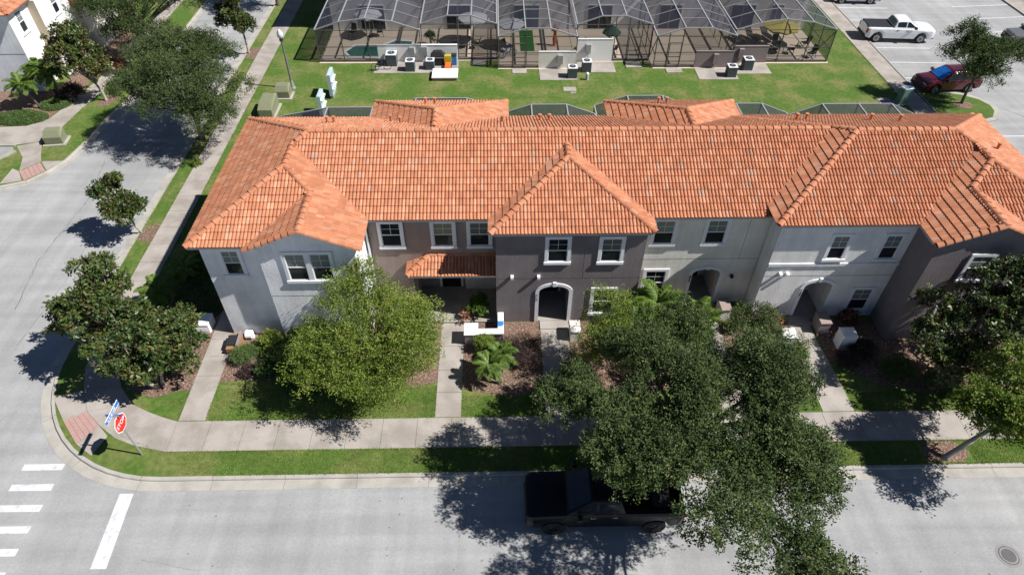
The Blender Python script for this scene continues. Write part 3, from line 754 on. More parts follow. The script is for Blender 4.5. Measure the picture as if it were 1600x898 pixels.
# unit 2: brown recess with porch
def box_wall(x0, y0, x1, y1, z0, z1, m, label=None): return wall_piece('wall', rect(x0, y0, x1, y1), z0, z1, m, label=label)
mb = MB()
mb.box(-6.35, 24.28, 3.0, -0.1, 32.6, ZT); mb.box(-6.35, 24.28, -0.05, -4.1, 32.6, 3.0); mb.box(-4.1, 25.6, -0.05, -0.1, 32.6, 3.0)
lab(mb.build('wall', M['brown2'], house), 'taupe stucco wall set back above the tiled porch')
mb = MB(); mb.box(-1.75, 25.35, 0.0, -0.12, 25.58, 2.95); lab(mb.build('wall', M['cream2'], house), 'cream side wall inside the porch')
mb = MB(); mb.box(-4.1, 22.95, -0.05, -0.1, 25.6, 0.12); mb.build('porch_floor', M['concrete'], house)
# unit 3: dark mauve-brown projecting front
mb = MB()
arch_front(mb, -0.11, 6.85, 23.03, -0.05, ZT, 2.0, 3.48, 0.10, 2.15, 2.55, th=0.25)
mb.add([(-0.11, 23.03, -0.05), (-0.11, 23.03, ZT), (-0.11, 32, ZT), (-0.11, 32, -0.05)], [(0, 1, 2, 3)])
mb.add([(6.85, 23.03, -0.05), (6.85, 32, -0.05), (6.85, 32, ZT), (6.85, 23.03, ZT)], [(0, 1, 2, 3)])
mb.box(1.2, 25.2, 0.0, 4.2, 25.4, 2.9); mb.box(1.75, 23.28, 0.0, 1.99, 25.2, 2.8); mb.box(3.49, 23.28, 0.0, 3.7, 25.2, 2.8); mb.box(1.75, 23.28, 2.8, 3.7, 25.2, 2.9)
lab(mb.build('wall', M['brown'], house), 'dark brown stucco front wall with an arched entry')
mb = MB(); mb.box(1.9, 23.0, -0.05, 3.6, 25.2, 0.10); mb.build('porch_floor', M['concrete'], house)
mb = MB(); mb.box(2.1, 22.45, -0.05, 3.55, 23.0, 0.07); mb.build('step', M['concrete'], house)
# unit 4: cream recess
mb = MB()
arch_front(mb, 6.85, 13.0, 24.28, -0.05, ZT, 9.88, 11.3, 0.10, 2.05, 2.42, th=0.25)
mb.box(9.0, 26.3, 0.0, 12.2, 26.5, 2.9); mb.box(9.6, 24.53, 0.0, 9.87, 26.3, 2.8); mb.box(11.31, 24.53, 0.0, 11.5, 26.3, 2.8); mb.box(9.6, 24.53, 2.8, 11.5, 26.3, 2.9)
lab(mb.build('wall', M['cream2'], house), 'cream stucco wall set back with an arched entry')
mb = MB(); mb.box(9.7, 24.0, -0.05, 11.4, 26.3, 0.10); mb.build('porch_floor', M['concrete'], house)
# unit 5: grey projecting front
mb = MB()
arch_front(mb, 13.02, 19.38, 23.2, -0.05, 6.1, 15.25, 16.65, 0.12, 2.10, 2.48, th=0.25)
mb.add([(13.02, 23.2, -0.05), (13.02, 23.2, 6.1), (13.02, 32, 6.1), (13.02, 32, -0.05)], [(0, 1, 2, 3)])
mb.box(14.6, 25.0, 0.0, 17.2, 25.2, 2.9); mb.box(15.0, 23.45, 0.0, 15.24, 25.0, 2.8); mb.box(16.66, 23.45, 0.0, 16.9, 25.0, 2.8); mb.box(15.0, 23.45, 2.8, 16.9, 25.0, 2.9)
lab(mb.build('wall', M['grey'], house), 'pale grey stucco front wall with an arched entry')
mb = MB(); mb.box(15.0, 22.95, -0.05, 16.7, 25.0, 0.12); mb.build('porch_floor', M['concrete'], house)
mb = MB(); mb.box(14.95, 22.5, -0.05, 16.1, 22.95, 0.06); mb.build('step', M['concrete'], house)
# unit 6: brown end with gable
mb = MB()
mb.prism(rect(19.38, 21.55, 26.6, 32.1), -0.05, 6.1)
mb.add([(19.38, 21.55, 6.1), (24.0, 21.55, 6.1), (24.0, 21.55, 6.33), (21.72, 21.55, 7.24), (19.38, 21.55, 6.28)], [(0, 1, 2, 3, 4)])
lab(mb.build('wall', M['brown'], house), 'dark brown gabled end wall')
# rear walls
mb = MB(); mb.box(-6.5, 32.0, -0.05, 0.3, 34.4, ZT); mb.box(6.6, 32.0, -0.05, 13.3, 34.3, ZT); mb.box(-6.0, 30.5, -0.05, 26.5, 32.55, ZT)
mb.build('rear_wall', M['cream2'], house)

# belt trims and control joints
def strip(name, x0, x1, z0, z1, y, proud, m):
    b = MB(); b.box(x0, y-proud, z0, x1, y+0.01, z1); return b.build(name, m, house)
jm = mat('stucco_joint', (0.09, 0.08, 0.075), 0.95, var=0.0)
strip('control_joint', -10.62, -6.35, 3.035, 3.055, 22.02, 0.004, jm)
strip('control_joint', -0.11, 6.85, 3.035, 3.06, 23.03, 0.004, jm)
strip('control_joint', 6.85, 13.0, 3.08, 3.10, 24.28, 0.004, jm)
strip('control_joint', 13.02, 19.38, 2.86, 2.88, 23.2, 0.004, jm)
strip('control_joint', 19.38, 26.6, 2.85, 2.87, 21.55, 0.004, jm)
strip('belt_trim', 13.02, 19.38, 3.55, 3.72, 23.2, 0.06, M['grey'])
for a in (5.0,): strip('control_joint', 4.05, 4.065, 3.06, ZT-0.2, 23.03, 0.004, jm)
strip('control_joint', 12.0, 12.015, 3.1, ZT-0.2, 24.28, 0.004, jm)

arch_trim('arch_trim', 23.03, 2.0, 3.48, 0.05, 2.15, 2.55)
arch_trim('arch_trim', 24.28, 9.88, 11.3, 0.05, 2.05, 2.42)
arch_trim('arch_trim', 23.2, 15.25, 16.65, 0.05, 2.10, 2.48)

# ---- windows
def make_window(w, h, double=False, upper='blind', grid=True, name='window'):
    """origin at lower left outer corner of the trim, facing -y"""
    t = 0.15; b = MB(); p = 0.06
    b.box(0, -p, h-t, w, 0.0, h); b.box(0, -p, t, t, 0.0, h-t); b.box(w-t, -p, t, w, 0.0, h-t); b.box(-0.03, -p-0.04, 0.0, w+0.03, 0.0, t)
    cells = [(t, w-t)]
    if double:
        c = w/2; b.box(c-0.12, -p, t, c+0.12, 0.0, h-t); cells = [(t, c-0.12), (c+0.12, w-t)]
    win = b.build(name, M['white'], None)
    for a, c in cells:
        s = MB(); mid = (t+h-t)/2; q = 0.035
        s.box(a, -0.028, h-t-q, c, -0.004, h-t); s.box(a, -0.028, t, c, -0.004, t+q); s.box(a, -0.028, t+q, a+q, -0.004, h-t-q); s.box(c-q, -0.028, t+q, c, -0.004, h-t-q)
        s.box(a+q, -0.034, mid-q*0.6, c-q, -0.004, mid+q*0.6)
        s.build('sash', M['white'], win)
        if grid:
            g = MB(); m = (a+c)/2; g.box(m-0.008, -0.018, mid+q, m+0.008, -0.012, h-t-q); g.box(a+q, -0.0175, (mid+h-t)/2-0.008, c-q, -0.0125, (mid+h-t)/2+0.008); g.build('glazing_bar', M['white'], win)
        g1 = MB(); g1.add([(a+q, -0.010, mid), (c-q, -0.010, mid), (c-q, -0.010, h-t-q), (a+q, -0.010, h-t-q)], [(0, 1, 2, 3)]); g1.build('pane', M[upper], win)
        g2 = MB(); g2.add([(a+q, -0.010, t+q), (c-q, -0.010, t+q), (c-q, -0.010, mid), (a+q, -0.010, mid)], [(0, 1, 2, 3)]); g2.build('pane', M['glass'], win)
    return win
def place(proto, parent, loc, rz=0):
    c = copy_tree(proto, parent); c.location = loc; c.rotation_euler = (0, 0, rz); return c
def drop_tree(o):
    for ch in list(o.children): drop_tree(ch)
    bpy.data.objects.remove(o)
wp = make_window(1.22, 1.69); wq = make_window(1.22, 1.69, upper='blind2'); wr_ = make_window(1.22, 1.69, upper='blind3'); wg = make_window(1.22, 1.69, upper='glass'); ws = make_window(1.06, 1.69); wd = make_window(2.28, 1.86, double=True); wl = make_window(1.3, 1.9, upper='glass')
place(ws, house, (-12.57, 22.43, 3.97)); place(wd, house, (-9.62, 22.02, 3.93))
place(wg, house, (-5.69, 24.28, 3.98)); place(wr_, house, (-3.21, 24.28, 3.98)); place(wq, house, (-1.49, 24.28, 3.98))
place(wg, house, (2.17, 23.03, 4.0)); place(wq, house, (4.66, 23.03, 3.98)); place(wl, house, (4.55, 23.03, 0.5))
place(wp, house, (7.36, 24.28, 3.99)); place(wp, house, (9.87, 24.28, 3.99)); place(wl, house, (7.35, 24.28, 0.55))
place(ws, house, (15.5, 23.2, 3.86)); place(ws, house, (18.0, 23.2, 3.86)); place(wp, house, (17.75, 23.2, 0.38))
place(wp, house, (21.1, 21.55, 4.0)); place(wl, house, (21.0, 21.55, 0.5))
for w_ in (wp, wq, wr_, wg, ws, wd, wl): drop_tree(w_)
# doors
def door(x0, x1, y, z0, z1):
    b = MB(); b.box(x0, y-0.05, z0, x1, y, z1); o = b.build('door', M['door'], house)
    f = MB(); f.box(x0-0.12, y-0.07, z0, x0-0.001, y, z1+0.1); f.box(x1+0.001, y-0.07, z0, x1+0.12, y, z1+0.1); f.box(x0-0.12, y-0.07, z1+0.1, x1+0.12, y, z1+0.2); f.build('frame', M['white'], o)
    h = MB(); h.cbox(x1-0.08, y-0.09, z0+1.0, 0.05, 0.06, 0.14); h.build('handle', M['steel'], o)
door(-3.0, -2.0, 25.6, 0.12, 2.2); door(2.25, 3.2, 25.2, 0.1, 2.2); door(10.0, 10.95, 26.3, 0.1, 2.2); door(15.35, 16.2, 25.0, 0.12, 2.2)
# wall lamps
for x, y, z in ((0.66, 23.03, 3.2), (1.94, 23.03, 3.2), (13.75, 23.2, 3.05), (14.1, 23.2, 3.05), (11.9, 24.28, 1.95)):
    b = MB(); b.box(x-0.07, y-0.2, z-0.05, x+0.07, y, z+0.09); b.box(x-0.03, y-0.14, z-0.12, x+0.03, y-0.06, z-0.05)
    b.build('wall_lamp', M['white'] if x < 11 or x > 12 else M['plastic'], house)
# house numbers beside the arches (too small to read: small dark digits)
def text_mesh(txt, size, m, depth=0.004):
    cu = bpy.data.curves.new('lettering', 'FONT'); cu.body = txt; cu.size = size; cu.extrude = depth; cu.align_x = 'CENTER'; cu.align_y = 'CENTER'
    o = bpy.data.objects.new('lettering', cu); COL.objects.link(o)
    dg = bpy.context.evaluated_depsgraph_get(); me = bpy.data.meshes.new_from_object(o.evaluated_get(dg)); bpy.data.objects.remove(o)
    me.materials.clear(); me.materials.append(m); return me
for x, y in ((9.79, 24.22), (15.15, 23.14)):
    b = MB()
    for i in range(3): b.box(x-0.035, y-0.012, 1.9-i*0.16, x+0.03, y-0.005, 2.0-i*0.16); b.box(x-0.03, y-0.012, 1.86-i*0.16, x-0.01, y-0.0055, 1.9-i*0.16)
    b.build('house_number', M['plastic'], house)
for txt, x, y in (('929', 1.90, 22.97),):
    for i, c in enumerate(txt):
        o = link('house_number', text_mesh(c, 0.17, M['plastic']), house); o.rotation_euler = (PI/2, 0, 0); o.location = (x, y-0.006, 1.95-i*0.17)
# downspouts
for x, y in ((6.95, 24.2), (-6.25, 24.2)):
    b = MB(); b.box(x, y-0.08, 0.0, x+0.08, y, 5.8); b.build('downspout', M['white'], house)

# porch canopy over unit 2's entry and the side entry canopy
can_b = [Blk(-4.42, -0.12, 23.27, 25.4, 3.05, 'SW')]
can = roof_deck('porch_canopy', can_b, house); build_roof(can, can_b, 60, 20)
b = MB(); b.box(-4.4, 23.29, 2.9, -0.13, 23.37, 3.04); b.box(-4.4, 23.37, 2.94, -0.13, 24.27, 3.03); b.build('eave_fascia', M['white'], can)
b = MB(); b.box(-4.35, 23.4, 0, -4.12, 24.2, 2.95); b.build('wall', M['brown2'], house)
sc_b = [Blk(-15.35, -13.0, 28.3, 31.6, 3.3, 'WNS')]
can2 = roof_deck('side_canopy', sc_b, house); build_roof(can2, sc_b, 60, 20)
b = MB(); b.box(-15.3, 28.35, 3.12, -13.3, 31.55, 3.29); b.build('eave_fascia', M['white'], can2)
for y in (28.5, 31.2):
    b = MB(); b.box(-15.2, y, 0.0, -14.95, y+0.25, 3.12); b.build('post', M['cream1'], can2)
# roof vents and pipes
for x, y in ((-8.85, 30.9), (-8.5, 30.9), (-5.6, 31.3), (-3.9, 33.2), (-3.4, 33.2), (9.0, 33.2), (9.45, 33.2), (2.3, 31.3), (2.8, 31.3), (15.9, 30.9), (16.4, 30.9), (-5.0, 30.6), (19.7, 30.6), (21.0, 30.2), (0.3, 30.9), (24.6, 27.4)):
    z = max(B_.z(x, y) for B_ in blocks)
    b = MB(); b.cyl(x, y, z-0.05, z+0.38, 0.07, 10); b.cyl(x, y, z+0.38, z+0.44, 0.10, 10)
    b.build('vent_pipe', M['terra'], roof, attr=True)

# ================================================================== REAR HOUSE ROW AND SCREEN ENCLOSURES
rear = thing('rear_townhouse_row', 'pale townhouse row whose garden side looks onto the row of screened patios', 'townhouse row')
b = MB(); b.box(-14.6, 58.9, -0.05, 28.0, 68, 5.8)
b.build('wall', mat('rear_wall_stucco', (0.40, 0.385, 0.375), 0.9, var=0.06, bump=0.3), rear)
for i, (x0, x1, m) in enumerate([(-14.55, -0.1, M['grey']), (0.1, 6.4, M['cream2']), (6.6, 12.8, M['cream1']), (13.0, 19.2, M['grey']), (19.4, 27.9, M['cream2'])]):
    b = MB(); b.box(x0, 58.8, -0.05, x1, 58.89, 5.7); lab(b.build('wall', m, rear), ['grey wall behind the pool', 'cream wall with sliding door', 'pale wall with sliding door', 'grey wall with sliding door', 'cream end wall with sliding doors'][i])
def slider(x0, x1, z1=2.2):
    b = MB(); b.box(x0, 58.74, 0.02, x1, 58.8, z1); o = b.build('sliding_door', M['white'], rear)
    n = 2
    for k in range(n):
        a = x0+0.06+(x1-x0-0.12)*k/n; c = x0+0.0+(x1-x0)*(k+1)/n-0.06
        g = MB(); g.box(a, 58.72, 0.1, c, 58.739, z1-0.08); g.build('pane', M['glass'], o)
for a in ((-12.0, -9.8), (-4.4, -2.2), (1.6, 3.9), (8.2, 10.4), (14.6, 16.6), (21.0, 23.2), (24.6, 25.7)): slider(*a)
rb = [Blk(-15.0, 28.4, 58.4, 68.4, 6.0)]
rr = roof_deck('roof', rb, rear); build_roof(rr, rb, 0, 0)

def cage(name_label, x0, x1, yf, yb, zs, zt, fx, cross, front_post, gap=None, loc_door=None, slope=0.0, group='screened patio enclosures', wallpart=None, sides='LR', frame_m=None):
    """screened patio: aluminium frame, mansard roof. fx = the fold lines"""
    fm = frame_m or M['framel']
    t = thing('screen_enclosure', name_label, 'screen enclosure', (0, 0, 0), group=group)
    prof = [(x0, zs)]+[(x, zt) for x in fx]+[(x1, zs)]
    if len(fx) == 3: prof = [(x0, zs), (fx[0], zt-0.28), (fx[1], zt), (fx[2], zt-0.25), (x1, zs)]
    def beam(p, q, w=0.07, nm='beam', m=None):
        b = MB(); b.bar(p, q, w); b.build(nm, m or fm, t)
    n = max(2, round((yb-yf)/cross)); ys = [yf+(yb-yf)*k/n for k in range(n+1)]
    for (x, z) in prof: beam((x, yf, z), (x, yb, z), 0.09)
    for y in ys:
        for a, c in zip(prof, prof[1:]): beam((a[0], y, a[1]), (c[0], y, c[1]), 0.085 if y == yf else 0.055)
    # roof screens
    for k in range(len(prof)-1):
        a, c = prof[k], prof[k+1]
        s = MB(); s.add([(a[0], yf, a[1]), (c[0], yf, c[1]), (c[0], yb, c[1]), (a[0], yb, a[1])], [(0, 1, 2, 3)]); s.build('roof_screen', M['screen'], t)
    # front wall
    zb0 = 0.03; wx = gap
    def topz(x):
        for a, c in zip(prof, prof[1:]):
            if a[0] <= x <= c[0]: return a[1]+(c[1]-a[1])*(x-a[0])/(c[0]-a[0])
        return zs
    px = sorted(set([x0, x1]+list(front_post)))
    for x in px:
        z0 = zb0 if not (wx and wx[0]-0.01 < x < wx[1]+0.01) else wx[2]
        beam((x, yf, z0), (x, yf, topz(x)), 0.07, 'post', M['frame'])
    for z in (0.55, 1.3, zs-0.02):
        a, c = x0, x1
        if wx and z < wx[2]:
            if wx[0] - x0 > 0.3: c = wx[0]
            else: a = wx[1]
        beam((a, yf, z), (c, yf, z), 0.05, 'rail', M['frame'])
    s = MB(); a, c = x0, x1
    pts = [(x0, yf)]+[(x, yf) for x in fx]+[(x1, yf)]
    low = [(x0, zb0), (x1, zb0)]
    if wx:
        if wx[0]-x0 > 0.3: low = [(x0, zb0), (wx[0], zb0), (wx[0], wx[2]), (x1, wx[2])]
        else: low = [(x0, wx[2]), (wx[1], wx[2]), (wx[1], zb0), (x1, zb0)]
    s.add([(p[0], yf+0.012, p[1]) for p in low]+[(p[0], yf+0.012, p[1]) for p in prof[::-1]], [tuple(range(len(low)+len(prof)))])
    s.build('front_screen', M['screenf'], t)
    for sd, x in (('L', x0), ('R', x1)):
        if sd not in sides: continue
        s = MB(); s.add([(x+(0.01 if sd == 'L' else -0.01), yf, zb0), (x+(0.01 if sd == 'L' else -0.01), yb, zb0), (x+(0.01 if sd == 'L' else -0.01), yb, zs), (x+(0.01 if sd == 'L' else -0.01), yf, zs)], [(0, 1, 2, 3)]); s.build('side_screen', M['screenf'], t)
        for y in ys[1:-1]: beam((x, y, zb0), (x, y, zs), 0.06, 'post', M['frame'])
        beam((x, yf, 1.1), (x, yb, 1.1), 0.05, 'rail', M['frame'])
        beam((x, yf, zs-0.1), (x, ys[1], zb0), 0.05, 'brace', M['frame'])
    # kick plate along the front
    k = MB(); a, c = (x0, x1) if not wx else ((x0, wx[0]) if wx[0]-x0 > 0.3 else (wx[1], x1))
    k.box(a, yf-0.02, 0.02, c, yf+0.005, 0.22); k.build('kick_plate', M['frame'], t)
    if loc_door:
        d = MB(); dx = loc_door
        for p, q in (((dx, yf-0.03, 0.05), (dx, yf-0.03, 2.1)), ((dx+0.95, yf-0.03, 0.05), (dx+0.95, yf-0.03, 2.1)), ((dx, yf-0.03, 2.1), (dx+0.95, yf-0.03, 2.1)), ((dx, yf-0.03, 0.95), (dx+0.95, yf-0.03, 0.95)), ((dx, yf-0.03, 0.1), (dx+0.95, yf-0.03, 0.1))):
            d.bar(p, q, 0.06)
        d.build('door_frame', M['frame'], t)
    return t
def utility_wall(x0, x1, y, h, m, label):
    b = MB(); b.box(x0, y, -0.05, x1, y+0.15, h); o = b.build('utility_wall', m)
    tag(o, label, 'wall', 'utility walls between the patios')
    c = MB(); c.box(x0-0.02, y-0.02, h+0.001, x1+0.02, y+0.17, h+0.05); c.build('coping', M['white'] if m is not M['mauve'] else M['mauve'], o)
    return o
YB = 58.75
cage('wide dark screened pool cage at the left end of the far row', -14.53, -6.14, 52.40, YB, 2.70, 3.64, (-12.5, -10.38, -8.26), 1.9, (-12.5, -10.38), gap=(-9.7, -6.14, 1.42), sides='L')
cage('screened patio with a pale parasol, right of the pool cage', -6.05, 0.08, 52.72, YB, 3.05, 3.72, (-3.85, -1.95), 2.0, (-3.1, -2.0), gap=(-6.05, -3.15, 1.42), sides='')
cage('screened patio with a strip of bright green turf', 0.22, 6.50, 51.2, YB, 2.66, 3.30, (2.36, 4.36), 2.1, (1.32, 2.45), gap=(3.45, 6.5, 1.42), loc_door=1.4, sides='L')
cage('screened patio holding a closed grey green parasol', 6.58, 12.70, 52.42, YB, 3.1, 3.78, (8.54, 10.47), 2.1, (9.7, 10.8), gap=(6.58, 9.6, 1.95), loc_door=10.9, sides='')
cage('empty screened patio beside the mauve utility wall', 12.92, 19.30, 51.23, YB, 2.66, 3.30, (15.07, 17.18), 2.1, (13.9, 15.0), gap=(16.22, 19.3, 1.42), loc_door=14.0, sides='LR')
cage('wide screened patio with a yellow parasol at the right end', 19.45, 27.62, 52.1, YB, 2.78, 3.62, (21.34, 23.36, 25.57), 2.1, (23.4, 25.6), gap=(19.45, 22.45, 1.42), sides='R')
utility_wall(-9.7, -3.18, 52.45, 1.40, M['whitewall'], 'white utility wall with meters at the corner of the pool cage')
utility_wall(3.48, 6.52, 51.15, 1.40, M['cream2'], 'white utility wall by the green turf patio')
utility_wall(6.62, 9.62, 52.35, 1.90, M['whitewall'], 'taller white utility wall next to the grey parasol patio')
utility_wall(16.25, 19.35, 51.15, 1.40, M['mauve'], 'mauve utility wall of the empty patio')
utility_wall(19.5, 22.45, 52.0, 1.42, M['mauve'], 'mauve utility wall of the yellow parasol patio')
# patio floors
def deckf(x0, y0, x1, y1, nm='patio'):
    return struct(sheet(nm, rect(x0, y0, x1, y1), 0.03, M['deck'], depth=0.08))
deckf(-14.6, 52.2, -6.12, 58.8); deckf(-6.1, 52.6, 0.12, 58.8); deckf(0.16, 51.05, 6.52, 58.8); deckf(6.56, 52.3, 12.8, 58.8); deckf(12.86, 51.05, 19.4, 58.8); deckf(19.44, 51.9, 27.75, 58.8)
# concrete service pads
def pad(pts, z=0.035): return struct(sheet('concrete_pad', pts, z, M['concrete'], depth=0.08))
pad(rect(-9.9, 50.4, -3.1, 52.44)); pad(rect(3.5, 49.1, 6.5, 51.04)); pad(rect(6.7, 50.4, 9.75, 52.29)); pad([(16.3, 51.04), (16.3, 49.1), (19.5, 49.1), (19.5, 51.04)]); pad(rect(19.55, 50.05, 22.45, 51.89))
pad(rect(1.32, 50.25, 2.48, 51.04), 0.06); pad(rect(10.7, 51.2, 12.0, 52.29), 0.06); pad(rect(13.9, 50.25, 15.2, 51.04), 0.06); pad(rect(-2.1, 51.7, -0.9, 52.6), 0.06)
# pool
b = MB(); b.prism([(-12.87, 54.28), (-12.2, 53.2), (-7.2, 53.1), (-7.2, 56.3), (-8.8, 56.5), (-9.77, 55.58), (-12.17, 55.52)], 0.0, 0.036); struct(b.build('pool_water', M['pool']))
cp = MB()
pl = [(-12.87, 54.28), (-12.2, 53.2), (-7.2, 53.1), (-7.2, 56.3), (-8.8, 56.5), (-9.77, 55.58), (-12.17, 55.52)]
for i in range(len(pl)):
    a, c = pl[i], pl[(i+1) % len(pl)]
    cp.bar((a[0], a[1], 0.05), (c[0], c[1], 0.05), 0.22, 0.05)
struct(cp.build('pool_edge', M['white']))
struct(sheet('artificial_turf', rect(2.1, 54.3, 3.3, 58.5), 0.045, M['turf']))

# air conditioners
def ac_unit(label, loc, s=1.0, top=None):
    t = thing('air_conditioner', label, 'air conditioner', loc, group='outdoor air conditioners on the pads')
    b = MB(); b.bevbox(-0.36*s, -0.36*s, 0.05, 0.36*s, 0.36*s, 0.84*s, 0.03)
    for k in range(8):
        z = 0.14+k*0.085*s
        b.box(-0.37*s, -0.37*s, z, 0.37*s, 0.37*s, z+0.018)
    b.build('housing', M['acgrey'], t)
    b = MB(); b.bevbox(-0.38*s, -0.38*s, 0.842*s, 0.38*s, 0.38*s, 0.90*s, 0.02); b.build('lid', top or M['whitecloth'], t)
    b = MB(); b.cyl(0, 0, 0.901*s, 0.915*s, 0.26*s, 20); b.build('fan_grille', M['plastic'], t)
    b = MB(); b.cyl(0, 0, 0.915*s, 0.94*s, 0.07*s, 12)
    for k in range(5):
        a = 2*PI*k/5; b.bar((0, 0, 0.92*s), (0.25*s*math.cos(a), 0.25*s*math.sin(a), 0.92*s), 0.02)
    b.build('fan_hub', M['steel'], t)
    return t
ac_unit('large dark air conditioner with a pale lid near the pool wall', (-8.55, 51.95, 0.0), 1.15)
ac_unit('grey air conditioner right of the large dark one', (-6.95, 50.95, 0.0))
ac_unit('grey air conditioner beside the barbecue and toys', (-5.35, 51.2, 0.0), 0.9)
ac_unit('grey air conditioner on the pad of the green turf patio', (6.1, 49.7, 0.0))
ac_unit('grey air conditioner in front of the taller white wall', (7.35, 50.75, 0.0))
ac_unit('grey air conditioner on the pale pad of the mauve wall', (18.95, 49.75, 0.0))
ac_unit('grey green air conditioner nearest the yellow parasol patio', (20.6, 50.95, 0.0), 1.05)

# meter boxes and such on the utility walls
def meter(label, x, y, z, w=0.4, h=0.75, m=None, grp='meter boxes on the utility walls'):
    t = MB(); t.bevbox(x-w/2, y-0.22, z, x+w/2, y-0.003, z+h, 0.02)
    o = tag(t.build('meter_box', m or M['steel']), label, 'meter box', grp)
    p = MB(); p.tube([(x, y-0.1, z), (x, y-0.1, 0.03)], 0.03, 6); p.tube([(x+0.1, y-0.08, z), (x+0.1, y-0.08, 0.03)], 0.02, 6); p.build('conduit', M['steel'], o)
meter('meter box on the white wall, left one of two', -6.9, 52.45, 0.55); meter('meter box on the white wall, right one behind the toys', -5.9, 52.45, 0.6, 0.5)
meter('meter box on the green turf patio wall', 5.2, 51.15, 0.45, 0.45); meter('meter box on the taller white wall', 7.6, 52.35, 0.8); meter('mauve meter box on the empty patio wall', 17.9, 51.15, 0.45, 0.4, 0.8, M['mauve']); meter('mauve meter box left of the grey green air conditioner', 20.2, 52.0, 0.5, 0.4, 0.8, M['mauve'])

# parasols
def parasol(label, loc, r, h, m, n=6, closed=False, sag=0.35):
    t = thing('parasol', label, 'parasol', loc, group='parasols inside the patios')
    b = MB(); b.tube([(0, 0, 0), (0, 0, h+0.1)], 0.03, 8); b.build('pole', M['steel'], t)
    b = MB(); b.cyl(0, 0, 0.0, 0.07, 0.28, 14); b.build('base', M['plastic'], t)
    b = MB()
    for k in range(n):
        a0, a1 = 2*PI*k/n, 2*PI*(k+1)/n; am = (a0+a1)/2
        p0 = (r*math.cos(a0), r*math.sin(a0), h-sag); p1 = (r*math.cos(a1), r*math.sin(a1), h-sag); pm = (r*.93*math.cos(am), r*.93*math.sin(am), h-sag+0.06)
        b.add([(0, 0, h), p0, pm, p1, (p0[0], p0[1], p0[2]-0.12), (pm[0], pm[1], pm[2]-0.12), (p1[0], p1[1], p1[2]-0.12)], [(0, 1, 2), (0, 2, 3), (1, 4, 5, 2), (2, 5, 6, 3)])
    b.build('canopy', m, t)
    b = MB()
    for k in range(n):
        a = 2*PI*k/n; b.bar((0, 0, h-0.03), (r*0.98*math.cos(a), r*0.98*math.sin(a), h-sag-0.02), 0.025)
    b.build('ribs', M['frame'], t)
parasol('pale grey parasol in the second patio from the left', (-1.9, 56.0, 0.03), 1.35, 2.5, M['whitecloth'])
parasol('pale parasol in the green turf patio', (1.3, 55.3, 0.03), 1.2, 2.3, M['whitecloth'])
parasol('grey green parasol in the fourth patio', (9.8, 54.6, 0.03), 0.8, 2.2, M['greencloth'], sag=0.7)
parasol('yellow parasol in the right end patio', (24.1, 54.6, 0.03), 1.5, 2.3, M['yellow'], n=8)
parasol('pale square parasol at the back of the pool cage', (-11.0, 57.3, 0.03), 1.2, 2.3, M['whitecloth'], n=4)

# patio furniture
def chair(label, loc, rz, m=None):
    t = thing('patio_chair', label, 'chair', loc, rz, group='patio chairs in the screened patios')
    m = m or M['plastic']
    b = MB(); b.box(-0.25, -0.25, 0.40, 0.25, 0.25, 0.45); b.build('seat', m, t)
    b = MB(); b.add([(-0.25, 0.23, 0.45), (0.25, 0.23, 0.45), (0.25, 0.42, 1.0), (-0.25, 0.42, 1.0), (-0.25, 0.27, 0.45), (0.25, 0.27, 0.45), (0.25, 0.46, 1.0), (-0.25, 0.46, 1.0)], [(0, 1, 2, 3), (7, 6, 5, 4), (3, 2, 6, 7), (0, 3, 7, 4), (1, 5, 6, 2)]); b.build('backrest', m, t)
    for sx in (-1, 1):
        for sy in (-1, 1):
            b = MB(); b.bar((sx*0.23, sy*0.23, 0.4), (sx*0.27, sy*0.28, 0.0), 0.035); b.build('leg', M['frame'], t)
        b = MB(); b.bar((sx*0.27, -0.22, 0.62), (sx*0.27, 0.3, 0.65), 0.045); b.build('armrest', M['frame'], t)
    return t
def round_table(label, loc, r=0.6):
    t = thing('patio_table', label, 'table', loc, group='round patio tables')
    b = MB(); b.cyl(0, 0, 0.70, 0.74, r, 24); b.build('table_top', M['glass'], t)
    for k in range(4):
        a = PI/4+k*PI/2; b = MB(); b.bar((r*0.7*math.cos(a), r*0.7*math.sin(a), 0.7), (r*0.75*math.cos(a), r*0.75*math.sin(a), 0), 0.04); b.build('leg', M['frame'], t)
round_table('round glass table in the right end patio', (24.1, 54.0, 0.03), 0.65)
chair('patio chair left of the round table under the yellow parasol', (23.2, 53.6, 0.03), 2.2); chair('patio chair right of the round table under the yellow parasol', (25.1, 53.7, 0.03), -2.0); chair('patio chair behind the round table under the yellow parasol', (24.2, 54.95, 0.03), 0.1)
for i, (x, y) in enumerate(((21.2, 56.2), (22.6, 56.4), (24.0, 56.6))):
    t = thing('sun_lounger', ['dark sun lounger nearest the sliding door of the right end patio', 'dark sun lounger in the middle of three in the right end patio', 'dark sun lounger behind the yellow parasol'][i], 'sun lounger', (x, y, 0.03), 0.3, group='dark sun loungers in the right end patio')
    b = MB(); b.box(-0.3, -0.9, 0.28, 0.3, 0.4, 0.34); b.build('bed', M['plastic'], t)
    b = MB(); b.add([(-0.3, 0.4, 0.3), (0.3, 0.4, 0.3), (0.3, 0.95, 0.75), (-0.3, 0.95, 0.75), (-0.3, 0.44, 0.26), (0.3, 0.44, 0.26), (0.3, 0.99, 0.71), (-0.3, 0.99, 0.71)], [(0, 1, 2, 3), (7, 6, 5, 4), (0, 3, 7, 4), (1, 5, 6, 2), (2, 6, 7, 3)]); b.build('backrest', M['plastic'], t)
    for sx in (-0.27, 0.27):
        for sy in (-0.8, 0.35): q = MB(); q.bar((sx, sy, 0.28), (sx, sy, 0), 0.04); q.build('leg', M['frame'], t)
